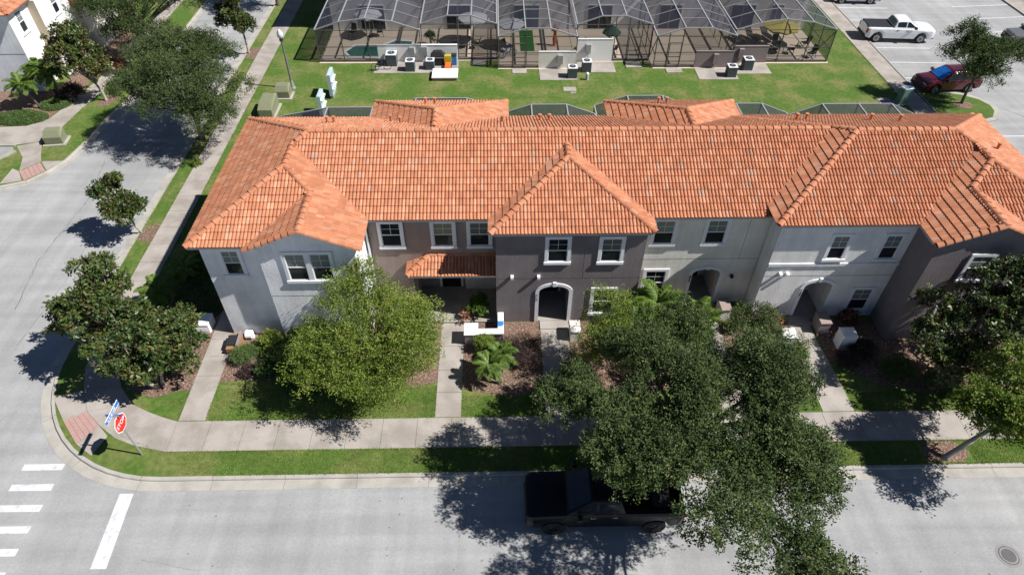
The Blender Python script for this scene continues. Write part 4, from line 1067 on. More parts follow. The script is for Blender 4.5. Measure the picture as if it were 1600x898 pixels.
chair('patio chair in the right corner of the right end patio', (26.6, 52.9, 0.03), -1.0); chair('patio chair by the right screen of the right end patio', (26.7, 54.9, 0.03), -1.4)
round_table('round table under the pale parasol of the second patio', (-2.6, 55.2, 0.03)); chair('patio chair beside the table in the second patio', (-3.5, 55.2, 0.03), 1.7); chair('dark patio chair right of the table in the second patio', (-1.7, 54.9, 0.03), -1.8)
round_table('round table in the fourth patio', (8.9, 54.2, 0.03)); chair('patio chair left in the fourth patio', (8.0, 54.5, 0.03), 1.2); chair('patio chair right in the fourth patio', (9.9, 53.7, 0.03), -2.4)
chair('patio chair near the small table by the white patio parasol', (0.9, 54.2, 0.03), 0.8); chair('patio chair at the back of the pool cage', (-10.2, 57.4, 0.03), 0.2); chair('patio chair at the back left of the pool cage', (-12.6, 57.4, 0.03), -0.4)

# clutter at the white utility wall
def bicycle(label, loc, rz, m):
    t = thing('bicycle', label, 'bicycle', loc, rz)
    for x in (-0.5, 0.5):
        b = MB(); b.tube([(x+0.32*math.cos(2*PI*k/16), 0, 0.33+0.32*math.sin(2*PI*k/16)) for k in range(17)], 0.025, 6, cap=False); b.build('wheel', M['tyre'], t)
    b = MB()
    for p, q in (((-0.5, 0, 0.33), (-0.15, 0, 0.8)), ((-0.15, 0, 0.8), (0.38, 0, 0.85)), ((0.38, 0, 0.85), (0, 0, 0.33)), ((-0.15, 0, 0.8), (0, 0, 0.33)), ((-0.5, 0, 0.33), (0, 0, 0.33)), ((0.36, 0, 0.98), (0.5, 0, 0.33))): b.bar(p, q, 0.05)
    b.build('frame', m, t)
    b = MB(); b.bevbox(-0.3, -0.07, 0.86, -0.05, 0.07, 0.92, 0.02); b.build('saddle', M['plastic'], t)
    b = MB(); b.bar((0.34, -0.28, 1.02), (0.34, 0.28, 1.02), 0.04); b.build('handlebar', M['steel'], t)
bicycle('blue bicycle parked in the green turf patio', (1.0, 53.1, 0.03), 0.5, M['bluep'])
bicycle('black bicycle leaning at the left end of the white utility wall', (-9.3, 50.9, 0.03), 0.2, M['carblack'])
t = thing('barbecue_grill', 'barbecue under a black cover against the white wall', 'barbecue', (-4.75, 51.9, 0.035))
b = MB(); b.add([(-0.55, -0.3, 0), (0.55, -0.3, 0), (0.55, 0.3, 0), (-0.55, 0.3, 0), (-0.6, -0.32, 0.8), (0.6, -0.32, 0.8), (0.6, 0.32, 0.8), (-0.6, 0.32, 0.8), (-0.3, -0.2, 1.15), (0.3, -0.2, 1.15), (0.3, 0.2, 1.15), (-0.3, 0.2, 1.15)],
          [(0, 1, 5, 4), (1, 2, 6, 5), (2, 3, 7, 6), (3, 0, 4, 7), (4, 5, 9, 8), (5, 6, 10, 9), (6, 7, 11, 10), (7, 4, 8, 11), (8, 9, 10, 11)]); b.build('cover', M['plastic'], t)
b = MB(); b.bar((-0.6, -0.33, 0.7), (0.6, -0.33, 0.7), 0.04); b.build('handle', M['steel'], t)
t = thing('toy_car', 'orange and yellow toy ride on car by the white wall', 'toy car', (-3.95, 51.0, 0.035))
b = MB(); b.bevbox(-0.25, -0.5, 0.12, 0.25, 0.5, 0.42, 0.06); b.build('body', M['orange'], t)
b = MB(); b.bevbox(-0.28, 0.55, 0.2, 0.28, 0.85, 0.9, 0.05); b.build('seat', M['yellowp'], t)
for sx in (-0.27, 0.27):
    for sy in (-0.35, 0.35): q = MB(); q.tube([(sx-0.04, sy, 0.13), (sx+0.04, sy, 0.13)], 0.13, 12); q.build('wheel', M['tyre'], t)
t = thing('storage_bin', 'blue plastic bin right of the toy car', 'bin', (-3.45, 51.9, 0.035))
b = MB(); b.bevbox(-0.2, -0.2, 0, 0.2, 0.2, 0.8, 0.04); b.build('body', M['bluep'], t); b = MB(); b.bevbox(-0.22, -0.22, 0.801, 0.22, 0.22, 0.88, 0.03); b.build('lid', M['plastic'], t)
t = thing('pool_toy', 'tall orange inflatable toy in the green turf patio', 'pool toy', (5.05, 55.4, 0.03))
b = MB(); b.tube([(0, 0, 0), (0, 0, 0.5), (0.02, 0, 1.0), (0, 0, 1.5), (0.03, 0, 1.9)], [0.12, 0.18, 0.12, 0.2, 0.06], 10); b.build('body', M['orange'], t)
b = MB(); b.bar((-0.3, 0, 1.3), (0.3, 0, 1.5), 0.1); b.build('arms', M['orange'], t)
t = thing('storage_box', 'low white storage box lying on the lawn by the toys', 'storage box', (-4.1, 49.8, 0))
b = MB(); b.box(-0.98, -0.72, 0, 0.98, 0.72, 0.24); b.build('body', M['mauve'], t); b = MB(); b.bevbox(-1.03, -0.77, 0.241, 1.03, 0.77, 0.34, 0.03); b.build('lid', M['whitewall'], t)
t = thing('utility_post', 'small pale blue utility post on the lawn beside the pads', 'utility post', (7.26, 49.2, 0))
b = MB(); b.cyl(0, 0, 0, 0.5, 0.12, 12); b.build('body', M['utilblue'], t); b = MB(); b.cyl(0, 0, 0.501, 0.6, 0.14, 12, r1=0.08); b.build('cap', M['white'], t)
for x0, y0, x1, y1 in ((5.25, 47.3, 6.25, 47.95), (5.75, 46.95, 6.2, 47.15)):
    struct(sheet('valve_cover', rect(x0, y0, x1, y1), 0.03, M['concrete'], depth=0.05))

# our own row's patios behind the roof
def cage2(label, x0, x1, y, zt, fx): return cage(label, x0, x1, y, 33.2, 2.7, zt, fx, 2.0, (), group='screened patio enclosures', sides='LR')
def flip_cage(label, x0, x1, yf, zt, fx):
    t = thing('screen_enclosure', label, 'screen enclosure', group='screened patio enclosures')
    prof = [(x0, 2.7)]+[(x, zt) for x in fx]+[(x1, 2.7)]
    y0 = 33.1 if not (-7 < (x0+x1)/2 < 0.6 or 6.3 < (x0+x1)/2 < 13.7) else 34.9
    for (x, z) in prof:
        b = MB(); b.bar((x, y0, z), (x, yf, z), 0.08); b.build('beam', M['framel'], t)
    for y in (y0, (y0+yf)/2, yf):
        for a, c in zip(prof, prof[1:]):
            b = MB(); b.bar((a[0], y, a[1]), (c[0], y, c[1]), 0.07); b.build('beam', M['framel'], t)
    for a, c in zip(prof, prof[1:]):
        s = MB(); s.add([(a[0], y0, a[1]), (c[0], y0, c[1]), (c[0], yf, c[1]), (a[0], yf, a[1])], [(0, 1, 2, 3)]); s.build('roof_screen', M['screen'], t)
    for x, z in prof:
        b = MB(); b.bar((x, yf, 0), (x, yf, z), 0.07); b.build('post', M['frame'], t)
    s = MB(); s.add([(x0, yf-0.01, 0.02), (x1, yf-0.01, 0.02)]+[(p[0], yf-0.01, p[1]) for p in prof[::-1]], [tuple(range(2+len(prof)))]); s.build('rear_screen', M['screenf'], t)
    for x in (x0, x1):
        s = MB(); s.add([(x, y0, 0.02), (x, yf, 0.02), (x, yf, 2.7), (x, y0, 2.7)], [(0, 1, 2, 3)]); s.build('side_screen', M['screenf'], t)
    struct(sheet('patio', rect(x0-.1, y0, x1+.1, yf+.1), 0.03, M['deck'], depth=0.08))
flip_cage('screened patio roof behind the left hip of the orange roof', -14.8, -7.2, 38.75, 3.45, (-10.9, -8.0))
flip_cage('screened patio behind the left rear hip of the orange roof', -7.0, 0.0, 40.0, 3.4, (-5.31, -1.94))
flip_cage('screened patio between the two rear hips', 0.15, 6.5, 39.1, 3.4, (2.27, 4.58))
flip_cage('screened patio behind the right rear hip of the orange roof', 6.6, 12.8, 40.2, 3.4, (8.73, 11.09))
flip_cage('screened patio right of the right rear hip', 12.9, 19.3, 39.1, 3.4, (15.76, 17.45))
flip_cage('screened patio behind the right end of the orange roof', 19.5, 27.8, 38.9, 3.45, (21.4, 23.8, 26.0))

# transformers, meter cabinets, pedestals
def cabinet(name, label, loc, sx, sy, h, m, rz=0, slope=True, grp=None):
    t = thing(name, label, 'transformer', loc, rz, group=grp)
    b = MB(); b.box(-sx/2-0.15, -sy/2-0.15, -0.04, sx/2+0.15, sy/2+0.15, 0.08); b.build('pad', M['curb'], t)
    b = MB(); k = 0.82
    b.add([(-sx/2, -sy/2, 0.081), (sx/2, -sy/2, 0.081), (sx/2, sy/2, 0.081), (-sx/2, sy/2, 0.081), (-sx/2, -sy/2, h*0.62), (sx/2, -sy/2, h*0.62), (sx/2, sy/2, h*0.9), (-sx/2, sy/2, h*0.9),
           (-sx/2*k, -sy/2*0.4, h), (sx/2*k, -sy/2*0.4, h), (sx/2*k, sy/2*k, h), (-sx/2*k, sy/2*k, h)],
          [(0, 1, 5, 4), (1, 2, 6, 5), (2, 3, 7, 6), (3, 0, 4, 7), (4, 5, 9, 8), (5, 6, 10, 9), (6, 7, 11, 10), (7, 4, 8, 11), (8, 9, 10, 11)])
    b.build('housing', m, t)
    b = MB(); b.box(-sx/2+0.08, -sy/2-0.012, 0.16, -0.012, -sy/2-0.001, h*0.58); b.build('door', m, t); b = MB(); b.box(0.012, -sy/2-0.012, 0.16, sx/2-0.08, -sy/2-0.001, h*0.58); b.build('door', m, t)
    b = MB(); b.box(-0.06, -sy/2-0.03, h*0.36, -0.03, -sy/2-0.013, h*0.42); b.build('handle', M['steel'], t)
    return t
g = 'olive green transformer boxes'
cabinet('transformer_box', 'olive green transformer box at the foot of the street lamp', (-16.25, 46.75, 0), 1.05, 0.95, 0.95, M['utilgreen'], grp=g)
cabinet('transformer_box', 'long olive green transformer box just behind the left roof corner', (-16.8, 44.4, 0), 1.0, 2.0, 1.1, M['utilgreen'], rz=0.0, grp=g)
cabinet('transformer_box', 'olive green transformer box on the lawn across the left street', (-30.5, 40.45, 0), 1.15, 0.9, 0.95, M['utilgreen'], rz=0.12, grp=g)
def metercab(label, loc, h, w):
    t = thing('meter_cabinet', label, 'meter cabinet', loc, group='pale blue electric meter cabinets')
    b = MB(); b.bevbox(-0.13, -w/2, 0.25, 0.13, w/2, h, 0.03); b.build('housing', M['utilblue'], t)
    b = MB(); b.box(-0.1, -w/2+0.05, 0, 0.1, w/2-0.05, 0.25); b.build('base', M['steel'], t)
    for k in range(4):
        for z in (0.75, 1.35):
            y = -w/2+0.15+k*(w-0.3)/3; q = MB(); q.tube([(0.13, y, z), (0.27, y, z)], 0.085, 10); q.build('meter', M['white'], t)
    b = MB(); b.box(-0.145, -w/2+0.2, 0.5, -0.131, w/2-0.2, h-0.4); b.build('panel', M['steel'], t)
metercab('tall pale blue meter cabinet on the lawn, the farther one', (-12.5, 46.9, 0), 1.95, 1.35)
metercab('pale blue meter cabinet nearest the orange roof', (-12.75, 44.0, 0), 1.75, 1.2)
t = thing('utility_pedestal', 'dark green utility pedestal at the lawn corner by the car park', 'utility cabinet', (30.9, 45.2, 0), 0.25)
b = MB(); b.box(-0.5, -0.35, -0.04, 0.5, 0.35, 0.08); b.build('pad', M['curb'], t)
b = MB(); b.bevbox(-0.4, -0.25, 0.081, 0.4, 0.25, 1.25, 0.04); b.build('housing', M['utildark'], t); b = MB(); b.bevbox(-0.43, -0.28, 1.251, 0.43, 0.28, 1.33, 0.03); b.build('lid', M['utilblue'], t)
b = MB(); b.box(-0.35, -0.265, 0.2, 0.35, -0.251, 1.15); b.build('door', M['utildark'], t)
pad(rect(29.3, 44.9, 30.3, 46.0), 0.03)

# street lamp
t = thing('street_lamp', 'grey post top street lamp with a clear globe beside the left pavement', 'street lamp', (-15.85, 47.95, 0))
b = MB(); b.cyl(0, 0, 0, 0.12, 0.24, 14); b.cyl(0, 0, 0.12, 0.7, 0.17, 14, r1=0.10); b.build('base', M['steel'], t)
b = MB(); b.tube([(0, 0, 0.7), (0, 0, 3.75)], [0.09, 0.065], 12); b.cyl(0, 0, 3.75, 3.85, 0.11, 12, r1=0.14); b.build('pole', mat('lamp_pole', (0.16, 0.17, 0.17), 0.5), t)
b = MB(); b.cyl(0, 0, 3.85, 4.0, 0.16, 14, r1=0.12); b.build('collar', M['plastic'], t)
b = MB(); b.tube([(0, 0, 4.0), (0, 0, 4.15), (0, 0, 4.4), (0, 0, 4.6), (0, 0, 4.7)], [0.13, 0.23, 0.22, 0.10, 0.03], 14); b.build('globe', mat('lamp_globe', (0.62, 0.65, 0.68), 0.15, var=0, spec=0.6), t, smooth=True)
b = MB(); b.cyl(0, 0, 4.68, 4.82, 0.035, 8, r1=0.005); b.build('finial', M['steel'], t)

# stop sign with its two street name blades
t = thing('stop_sign', 'red octagonal stop sign with blue street name blades on the corner lawn', 'stop sign', (-15.35, 15.54, 0))
b = MB(); b.tube([(0, 0, 0), (0, 0, 3.2)], 0.035, 8); b.build('pole', M['steel'], t)
def octo(r, x0, x1, mm, name, par):
    b = MB(); pts = [(r*math.cos(PI/8+k*PI/4), r*math.sin(PI/8+k*PI/4)) for k in range(8)]
    b.add([(x0, p[0], 2.38+p[1]) for p in pts]+[(x1, p[0], 2.38+p[1]) for p in pts], [tuple(range(7, -1, -1)), tuple(range(8, 16))]+[(i, (i+1) % 8, 8+(i+1) % 8, 8+i) for i in range(8)])
    return b.build(name, mm, par)
pl_ = octo(0.43, 0.036, 0.045, M['signwhite'], 'plate', t)
octo(0.395, 0.0455, 0.049, M['red'], 'face', pl_)
o = link('lettering', text_mesh('STOP', 0.27, M['signwhite'], 0.002), pl_); o.matrix_local = Matrix(((0, 0, 1, 0.052), (1, 0, 0, 0), (0, 1, 0, 2.37), (0, 0, 0, 1)))
b = MB(); b.box(-0.008, -0.55, 3.00, 0.008, 0.55, 3.20); bl = b.build('street_name_blade', M['blue'], t)
def strokes(par, y0, y1, z, h, face):
    q = MB(); y = y0; rr = random.Random(3)
    while y < y1:
        w = rr.choice([0.02, 0.035, 0.05]); hh = h*rr.choice([1, 1, 0.7, 0.75])
        a = (y, z, y+w, z+hh)
        if face == 'x': q.box(0.0085, a[0], a[1], 0.0105, a[2], a[3])
        else: q.box(a[0], -0.011, a[1], a[2], -0.0085, a[3])
        y += w+rr.choice([0.02, 0.025, 0.06])
    q.build('lettering', M['signwhite'], par)
strokes(bl, -0.44, 0.30, 3.06, 0.075, 'x')
fr = MB()
for z in (2.995, 3.185): fr.box(-0.0095, -0.55, z, 0.0095, 0.55, z+0.02)
fr.build('border', M['signwhite'], bl)
b = MB(); b.box(-0.34, -0.008, 2.82, 0.30, 0.008, 2.97); bl = b.build('street_name_blade', M['blue'], t); 
strokes(bl, -0.25, 0.15, 2.86, 0.06, 'y')

# low white porch walls and pillars at the entries
def pillar(label, x0, y0, x1, y1, h, m, mt, grp='low masonry pillars by the entries'):
    t = thing('masonry_pillar', label, 'pillar', ((x0+x1)/2, (y0+y1)/2, 0), group=grp); w, d = (x1-x0)/2, (y1-y0)/2
    b = MB(); b.box(-w+0.03, -d+0.03, -0.03, w-0.03, d-0.03, h-0.06); b.build('shaft', m, t)
    b = MB(); b.bevbox(-w, -d, h-0.059, w, d, h, 0.015); b.build('cap', mt, t)
pillar('white topped pillar at the corner of the tiled porch', -1.72, 21.45, -1.03, 22.24, 0.8, M['mauve'], M['whitewall'])
t = thing('porch_wall', 'low white topped wall with a blue smear beside the porch pillar', 'low wall', (0, 0, 0))
b = MB(); b.box(-1.02, 21.58, -0.03, 0.20, 21.84, 0.70); b.box(-0.02, 21.84, -0.03, 0.20, 22.98, 0.70); b.build('shaft', M['mauve'], t)
b = MB(); b.bevbox(-1.02, 21.53, 0.701, 0.24, 21.88, 0.78, 0.015); b.build('cap', M['whitewall'], t)
b = MB(); b.bevbox(-0.06, 21.885, 0.701, 0.24, 22.98, 0.78, 0.015); b.build('cap', M['whitewall'], t)
b = MB(); b.add([(-0.05, 22.0, 0.784), (0.15, 22.0, 0.784), (0.23, 22.1, 0.784), (0.23, 22.36, 0.784), (-0.05, 22.36, 0.784)], [(0, 1, 2, 3, 4)]); b.build('blue_mark', M['bluep'], t)
def utility_box(label, x0, y0, x1, y1, h):
    t = thing('utility_enclosure', label, 'utility box', ((x0+x1)/2, (y0+y1)/2, 0), group='white utility boxes along the front walks'); w, d = (x1-x0)/2, (y1-y0)/2
    b = MB(); b.box(-w+0.02, -d+0.02, -0.03, w-0.02, d-0.02, h-0.05); b.build('body', M['white'], t)
    b = MB(); b.bevbox(-w, -d, h-0.049, w, d, h, 0.03); b.build('lid', M['whitewall'], t)
    for k in range(3):
        q = MB(); q.box(-w+0.1, -d+0.005, h*0.55-k*0.09, w-0.1, -d+0.019, h*0.55-k*0.09+0.03); q.build('louvre', M['white'], t)
utility_box('white utility box left of the grey arched entry walk', 13.8, 20.82, 14.55, 21.5, 1.0)
utility_box('white utility box right of the grey arched entry walk', 16.76, 20.82, 17.5, 21.5, 1.0)
utility_box('white utility box beside the walk of the corner unit', -15.25, 22.45, -14.5, 23.3, 0.62)
pillar('grey pillar at the right side of the grey arched entry', 16.1, 21.9, 16.68, 22.75, 0.8, M['mauve'], M['brown2'])
pillar('grey pillar at the right side of the cream arched entry', 11.35, 22.9, 11.9, 23.8, 0.8, M['cream2'], M['brown2'])
pillar('pale pillar at the right side of the dark brown arched entry', 3.52, 21.6, 4.05, 22.4, 0.75, M['cream2'], M['cream2'])
# crate and chest by the corner unit
t = thing('planter_crate', 'small brown timber crate with a dark lid by the corner unit', 'crate', (-13.0, 21.55, 0), 0.05)
b = MB(); b.box(-0.28, -0.5, 0, 0.3, 0.5, 0.42); b.build('body', M['wood'], t); b = MB(); b.box(-0.3, -0.3, 0.421, 0.22, 0.35, 0.5); b.build('lid', M['plastic'], t)
b = MB(); b.box(0.22, -0.45, 0.425, 0.31, 0.5, 0.62); b.build('side_board', M['mauve'], t)
t = thing('hose_reel', 'white hose reel at the foot of the corner unit wall', 'hose reel', (-12.45, 22.15, 0))
b = MB(); b.tube([(-0.15, 0, 0.25), (0.15, 0, 0.25)], 0.22, 16); b.build('reel', M['white'], t)
b = MB(); b.box(-0.2, -0.1, 0, -0.16, 0.1, 0.3); b.box(0.16, -0.1, 0, 0.2, 0.1, 0.3); b.build('stand', M['white'], t)

# ================================================================== HOUSE ACROSS THE LEFT STREET
lh = thing('corner_house', 'white two storey house with orange tile roof across the left street', 'house')
b = MB(); b.box(-48, 47.7, -0.05, -34.8, 50.3, 5.86); b.build('wall', M['cream1'], lh)
b = MB(); b.box(-48, 50.3, -0.05, -34.1, 54.3, 5.86); b.build('wall', M['cream1'], lh)
b = MB(); b.box(-34.799, 47.7, -0.05, -34.78, 50.29, 5.86); lab(b.build('wall', M['whitewall'], lh), 'bright white side wall')
b = MB(); b.box(-34.099, 50.31, -0.05, -34.08, 54.29, 5.86); lab(b.build('wall', M['whitewall'], lh), 'bright white side wall, farther part')
b = MB(); b.box(-34.799, 50.29, -0.05, -34.1, 50.3, 5.86); lab(b.build('wall', mat('stucco_grazing_shade', (0.5, 0.42, 0.32), 0.9, var=0.05), lh), 'narrow return wall coloured beige for its grazing sun shade')  # beige puts the shade of a wall under grazing sun into its colour
lb_ = [Blk(-49, -34.3, 47.2, 58, 6.0), Blk(-46, -33.75, 50.0, 54.6, 6.0, 'E')]
lb_ = [Blk(-49, -34.3, 47.2, 58, 6.0)]
lr = roof_deck('roof', lb_, lh); build_roof(lr, lb_, 60, 30)
b = MB(); b.box(-48.9, 47.3, 5.86, -34.35, 57.9, 5.99); b.build('eave_fascia', M['white'], lh)
b = MB(); b.box(-48, 54.3, -0.05, -35.5, 57.5, 5.86); b.build('wall', M['whitewall'], lh)
lb2 = [Blk(-37, -32.9, 54.9, 60, 3.6, 'ESN')]
lr2 = roof_deck('side_canopy', lb2, lh); build_roof(lr2, lb2, 30, 10)
b = MB(); b.box(-36.9, 54.95, -0.05, -33.3, 59.5, 3.58); b.build('wall', M['cream2'], lh)
b = MB(); b.box(-48, 47.69, 2.95, -34.8, 47.699, 2.97); b.build('control_joint', jm, lh)
w1 = make_window(0.98, 1.75, upper='blind')
place(w1, lh, (-34.78, 48.45, 4.0), PI/2); place(w1, lh, (-34.08, 51.95, 4.0), PI/2); place(w1, lh, (-34.08, 53.2, 1.4), PI/2); place(w1, lh, (-37.8, 47.7, 4.0), 0)
drop_tree(w1)

# ================================================================== VEHICLES
def loft(mb, secs, mi=0, cap0=True, cap1=True):
    n = len(secs[0]); o = len(mb.v)
    for s in secs: mb.v.extend(s)
    for i in range(len(secs)-1):
        for k in range(n-1):
            mb.f.append((o+i*n+k, o+i*n+k+1, o+(i+1)*n+k+1, o+(i+1)*n+k)); mb.m.append(mi); mb.a.append(0.5)
    if cap0: mb.f.append(tuple(o+k for k in range(n-1, -1, -1))); mb.m.append(mi); mb.a.append(0.5)
    if cap1: mb.f.append(tuple(o+(len(secs)-1)*n+k for k in range(n))); mb.m.append(mi); mb.a.append(0.5)
def interp(tab, x):
    if x <= tab[0][0]: return tab[0][1]
    for a, c in zip(tab, tab[1:]):
        if x <= c[0]: t = (x-a[0])/(c[0]-a[0]); return a[1]+(c[1]-a[1])*t
    return tab[-1][1]
def smooth_tab(tab, x, w=0.06): return (interp(tab, x-w)+2*interp(tab, x)+interp(tab, x+w))/4
def vehicle(name, label, cat, loc, rz, paint, L, W, wheels, wr, base, top, cabin, roofz, bed=None, rim=None, glass_ranges=(), mirror_x=0.9, ws=(0, 0), rw=(0, 0), lift=0.0, group=None):
    """x forward.  top: (x, z) of bonnet / belt line.  cabin: (x, z) of the greenhouse outline"""
    t = thing(name, label, cat, loc, rz, group=group)
    hw = W/2; xs = [(-L/2)+L*i/56 for i in range(57)]
    secs = []
    for x in xs:
        e = min((x+L/2), (L/2-x)); ww = hw*(1-0.10*max(0, 1-e/0.35)**2.2)
        zb = base+lift+0.12*max(0, 1-e/0.35)
        for wx in wheels:
            d = abs(x-wx)
            if d < wr+0.09: zb = max(zb, wr+lift*0+math.sqrt((wr+0.09)**2-d*d))
        zt = smooth_tab(top, x)+lift; zt = max(zt, zb+0.05); mid = (zb*0.45+zt*0.55)
        drop = 0.05*max(0, 1-e/0.15)
        zt -= drop
        prof = [(0.0, zb), (ww*0.90, zb), (ww*0.985, zb+0.05), (ww, mid), (ww*0.985, zt-0.13), (ww*0.93, zt-0.035), (ww*0.80, zt)]
        if bed and bed[0] < x < bed[1]: prof += [(ww*0.79, zt-0.005), (ww*0.78, bed[2]+lift), (0.0, bed[2]+lift)]
        else: prof += [(ww*0.79, zt+0.005), (ww*0.4, zt+0.03), (0.0, zt+0.035)]
        full = [(x, -p[0], p[1]) for p in prof]+[(x, p[0], p[1]) for p in prof[::-1]][1:]
        secs.append(full)
    b = MB(); loft(b, secs); b.build('body', paint, t, smooth=False)
    # greenhouse
    cs_ = []; x0, x1 = cabin[0][0], cabin[-1][0]; nn = 30
    def cab(x):
        zt = interp(cabin, x)+lift; zb = interp(top, x)+lift-0.03; f = min(1, max(0, (zt-zb)/(roofz+lift-zb))); return zb, zt, f
    for i in range(nn+1):
        x = x0+(x1-x0)*i/nn; zb, zt, f = cab(x)
        wb, wt = hw*0.92, hw*(0.92-0.19*f)
        half = [(wb, zb), (wb-(wb-wt)*0.9, zt-0.06*f), (wt-0.06, zt), (wt*0.5, zt+0.02), (0, zt+0.025)]
        cs_.append([(x, -p[0], p[1]) for p in half]+[(x, p[0], p[1]) for p in half[::-1]][1:])
    b = MB(); loft(b, cs_, cap0=False, cap1=False); b.build('cabin', paint, t, smooth=True)
    # side windows
    for a, c in glass_ranges:
        for s in (-1, 1):
            b = MB(); K = 5; vs = []
            for i in range(K+1):
                x = a+(c-a)*i/K; zb, zt, f = cab(x); wb, wt = hw*0.92, hw*(0.92-0.19*f)
                lo = zb+0.10; hi = max(lo+0.01, zt-0.13)
                def wy(z): return wb+(wb-(wb-wt)*0.9-wb)*((z-zb)/max(0.01, (zt-0.06*f-zb)))
                vs += [(x, s*(wy(lo)+0.012), lo), (x, s*(wy(hi)+0.012), hi)]
            b.add(vs, [(2*i, 2*i+1, 2*i+3, 2*i+2) if s < 0 else (2*i, 2*i+2, 2*i+3, 2*i+1) for i in range(K)])
            b.build('side_window', M['glass'], t)
    for nm, (a, c), gm in (('windscreen', ws, None), ('rear_window', rw, None)):
        if a == c: continue
        b = MB(); K = 4; vs = []
        dz = 0.018
        for i in range(K+1):
            x = a+(c-a)*i/K; zb, zt, f = cab(x); wt = hw*(0.92-0.19*f)
            vs += [(x, -wt+0.10, zt+dz), (x, -wt*0.5, zt+0.02+dz), (x, 0, zt+0.025+dz), (x, wt*0.5, zt+0.02+dz), (x, wt-0.10, zt+dz)]
        b.add(vs, [(5*i+k, 5*i+k+1, 5*i+6+k, 5*i+5+k) for i in range(K) for k in range(4)])
        b.build(nm, M['glass'], t)
    # wheels
    for wx in wheels:
        for s in (-1, 1):
            y = s*(hw-0.13)
            b = MB(); b.tube([(wx, y-0.13, wr), (wx, y-0.10, wr), (wx, y+0.10, wr), (wx, y+0.13, wr)], [wr-0.04, wr, wr, wr-0.04], 28); w_ = b.build('wheel', M['tyre'], t)
            yo = y+s*0.132
            b = MB(); b.tube([(wx, yo, wr), (wx, yo+s*0.012, wr)], wr*0.64, 20); b.build('rim', rim or M['rim'], w_)
            q = MB()
            for k in range(6):
                a = 2*PI*k/6; q.bar((wx, yo+s*0.018, wr), (wx+wr*0.6*math.cos(a), yo+s*0.018, wr+wr*0.6*math.sin(a)), 0.05, 0.02)
            q.build('spokes', M['plastic'], w_)
    zl = interp(top, L/2-0.25)+lift
    for s in (-1, 1):
        b = MB(); b.bevbox(L/2-0.30, s*hw*0.70-0.16, zl-0.27, L/2-0.035, s*hw*0.70+0.16, zl-0.10, 0.03); b.build('headlight', M['headlight'], t)
        b = MB(); b.box(-L/2-0.005, s*(hw*0.86)-0.09, interp(top, -L/2)+lift-0.48, -L/2+0.12, s*(hw*0.86)+0.09, interp(top, -L/2)+lift-0.12); b.build('tail_light', M['taillight'], t)
        b = MB(); zm = interp(top, mirror_x)+lift; b.bevbox(mirror_x-0.1, s*(hw+0.02), zm+0.02, mirror_x+0.08, s*(hw+0.26) if s > 0 else s*(hw+0.02)+0.001, zm+0.22, 0.03) if s > 0 else b.bevbox(mirror_x-0.1, -(hw+0.26), zm+0.02, mirror_x+0.08, -(hw+0.02), zm+0.22, 0.03)
        b.build('mirror', paint if paint is not M['carwhite'] else M['plastic'], t)
        for hx in [ (g[0]+0.12) for g in glass_ranges[:2]]:
            q = MB(); q.box(hx-0.1, s*(hw+0.0)-0.012, interp(top, hx)+lift-0.2, hx+0.1, s*(hw+0.0)+0.012, interp(top, hx)+lift-0.16); q.build('door_handle', M['rim'] if paint is M['carblack'] else M['plastic'], t)
    b = MB(); b.bevbox(L/2-0.14, -hw*0.5, zl-0.46, L/2+0.015, hw*0.5, zl-0.16, 0.02); b.build('grille', M['plastic'], t)
    b = MB(); b.bevbox(L/2-0.22, -hw*0.86, base+lift+0.02, L/2+0.05, hw*0.86, base+lift+0.24, 0.05); b.build('bumper', M['plastic'], t)
    b = MB(); b.bevbox(-L/2-0.07, -hw*0.86, base+lift+0.06, -L/2+0.15, hw*0.86, base+lift+0.26, 0.05); b.build('bumper', M['plastic'], t)
    return t
pk_top = [(-2.95, 1.30), (-0.55, 1.30), (-0.5, 1.30), (1.3, 1.27), (1.45, 1.27), (2.6, 1.20), (2.95, 1.15)]
pk_cab = [(-0.72, 1.30), (-0.52, 1.84), (-0.2, 1.90), (0.55, 1.90), (1.5, 1.27)]
v = vehicle('pickup_truck', 'white crew pickup truck with a black bed cover in the car park', 'pickup truck', (35.5, 56.95, ZR), math.radians(-4), M['carwhite'], 5.9, 2.0, (-1.95, 1.85), 0.41, 0.36, pk_top, pk_cab, 1.9,
            glass_ranges=((-0.45, 0.30), (0.38, 1.15)), ws=(0.62, 1.42), rw=(-0.70, -0.54), mirror_x=1.05)
b = MB(); b.bevbox(-2.88, -0.84, 1.325, -0.74, 0.84, 1.37, 0.02); b.build('bed_cover', M['plastic'], v)
v = vehicle('pickup_truck', 'black lifted pickup truck parked at the kerb under the big oak', 'pickup truck', (4.02, 12.72, ZR), PI, M['carblack'], 6.05, 2.05, (-1.95, 1.98), 0.46, 0.36, pk_top, pk_cab, 1.9, bed=(-2.85, -0.8, 0.78),
            glass_ranges=((-0.45, 0.30), (0.38, 1.15)), ws=(0.62, 1.42), rw=(-0.70, -0.54), mirror_x=1.05, lift=0.22, rim=M['rimdark'])
b = MB(); b.bevbox(-2.6, -0.55, 1.02, -1.9, 0.6, 1.3, 0.03); b.build('toolbox', M['plastic'], v)
suv_top = [(-2.35, 1.0), (-2.2, 1.08), (0.9, 1.04), (1.1, 1.04), (2.1, 0.95), (2.35, 0.80)]
suv_cab = [(-2.2, 1.05), (-1.9, 1.55), (-1.2, 1.68), (0.2, 1.69), (1.15, 1.03)]
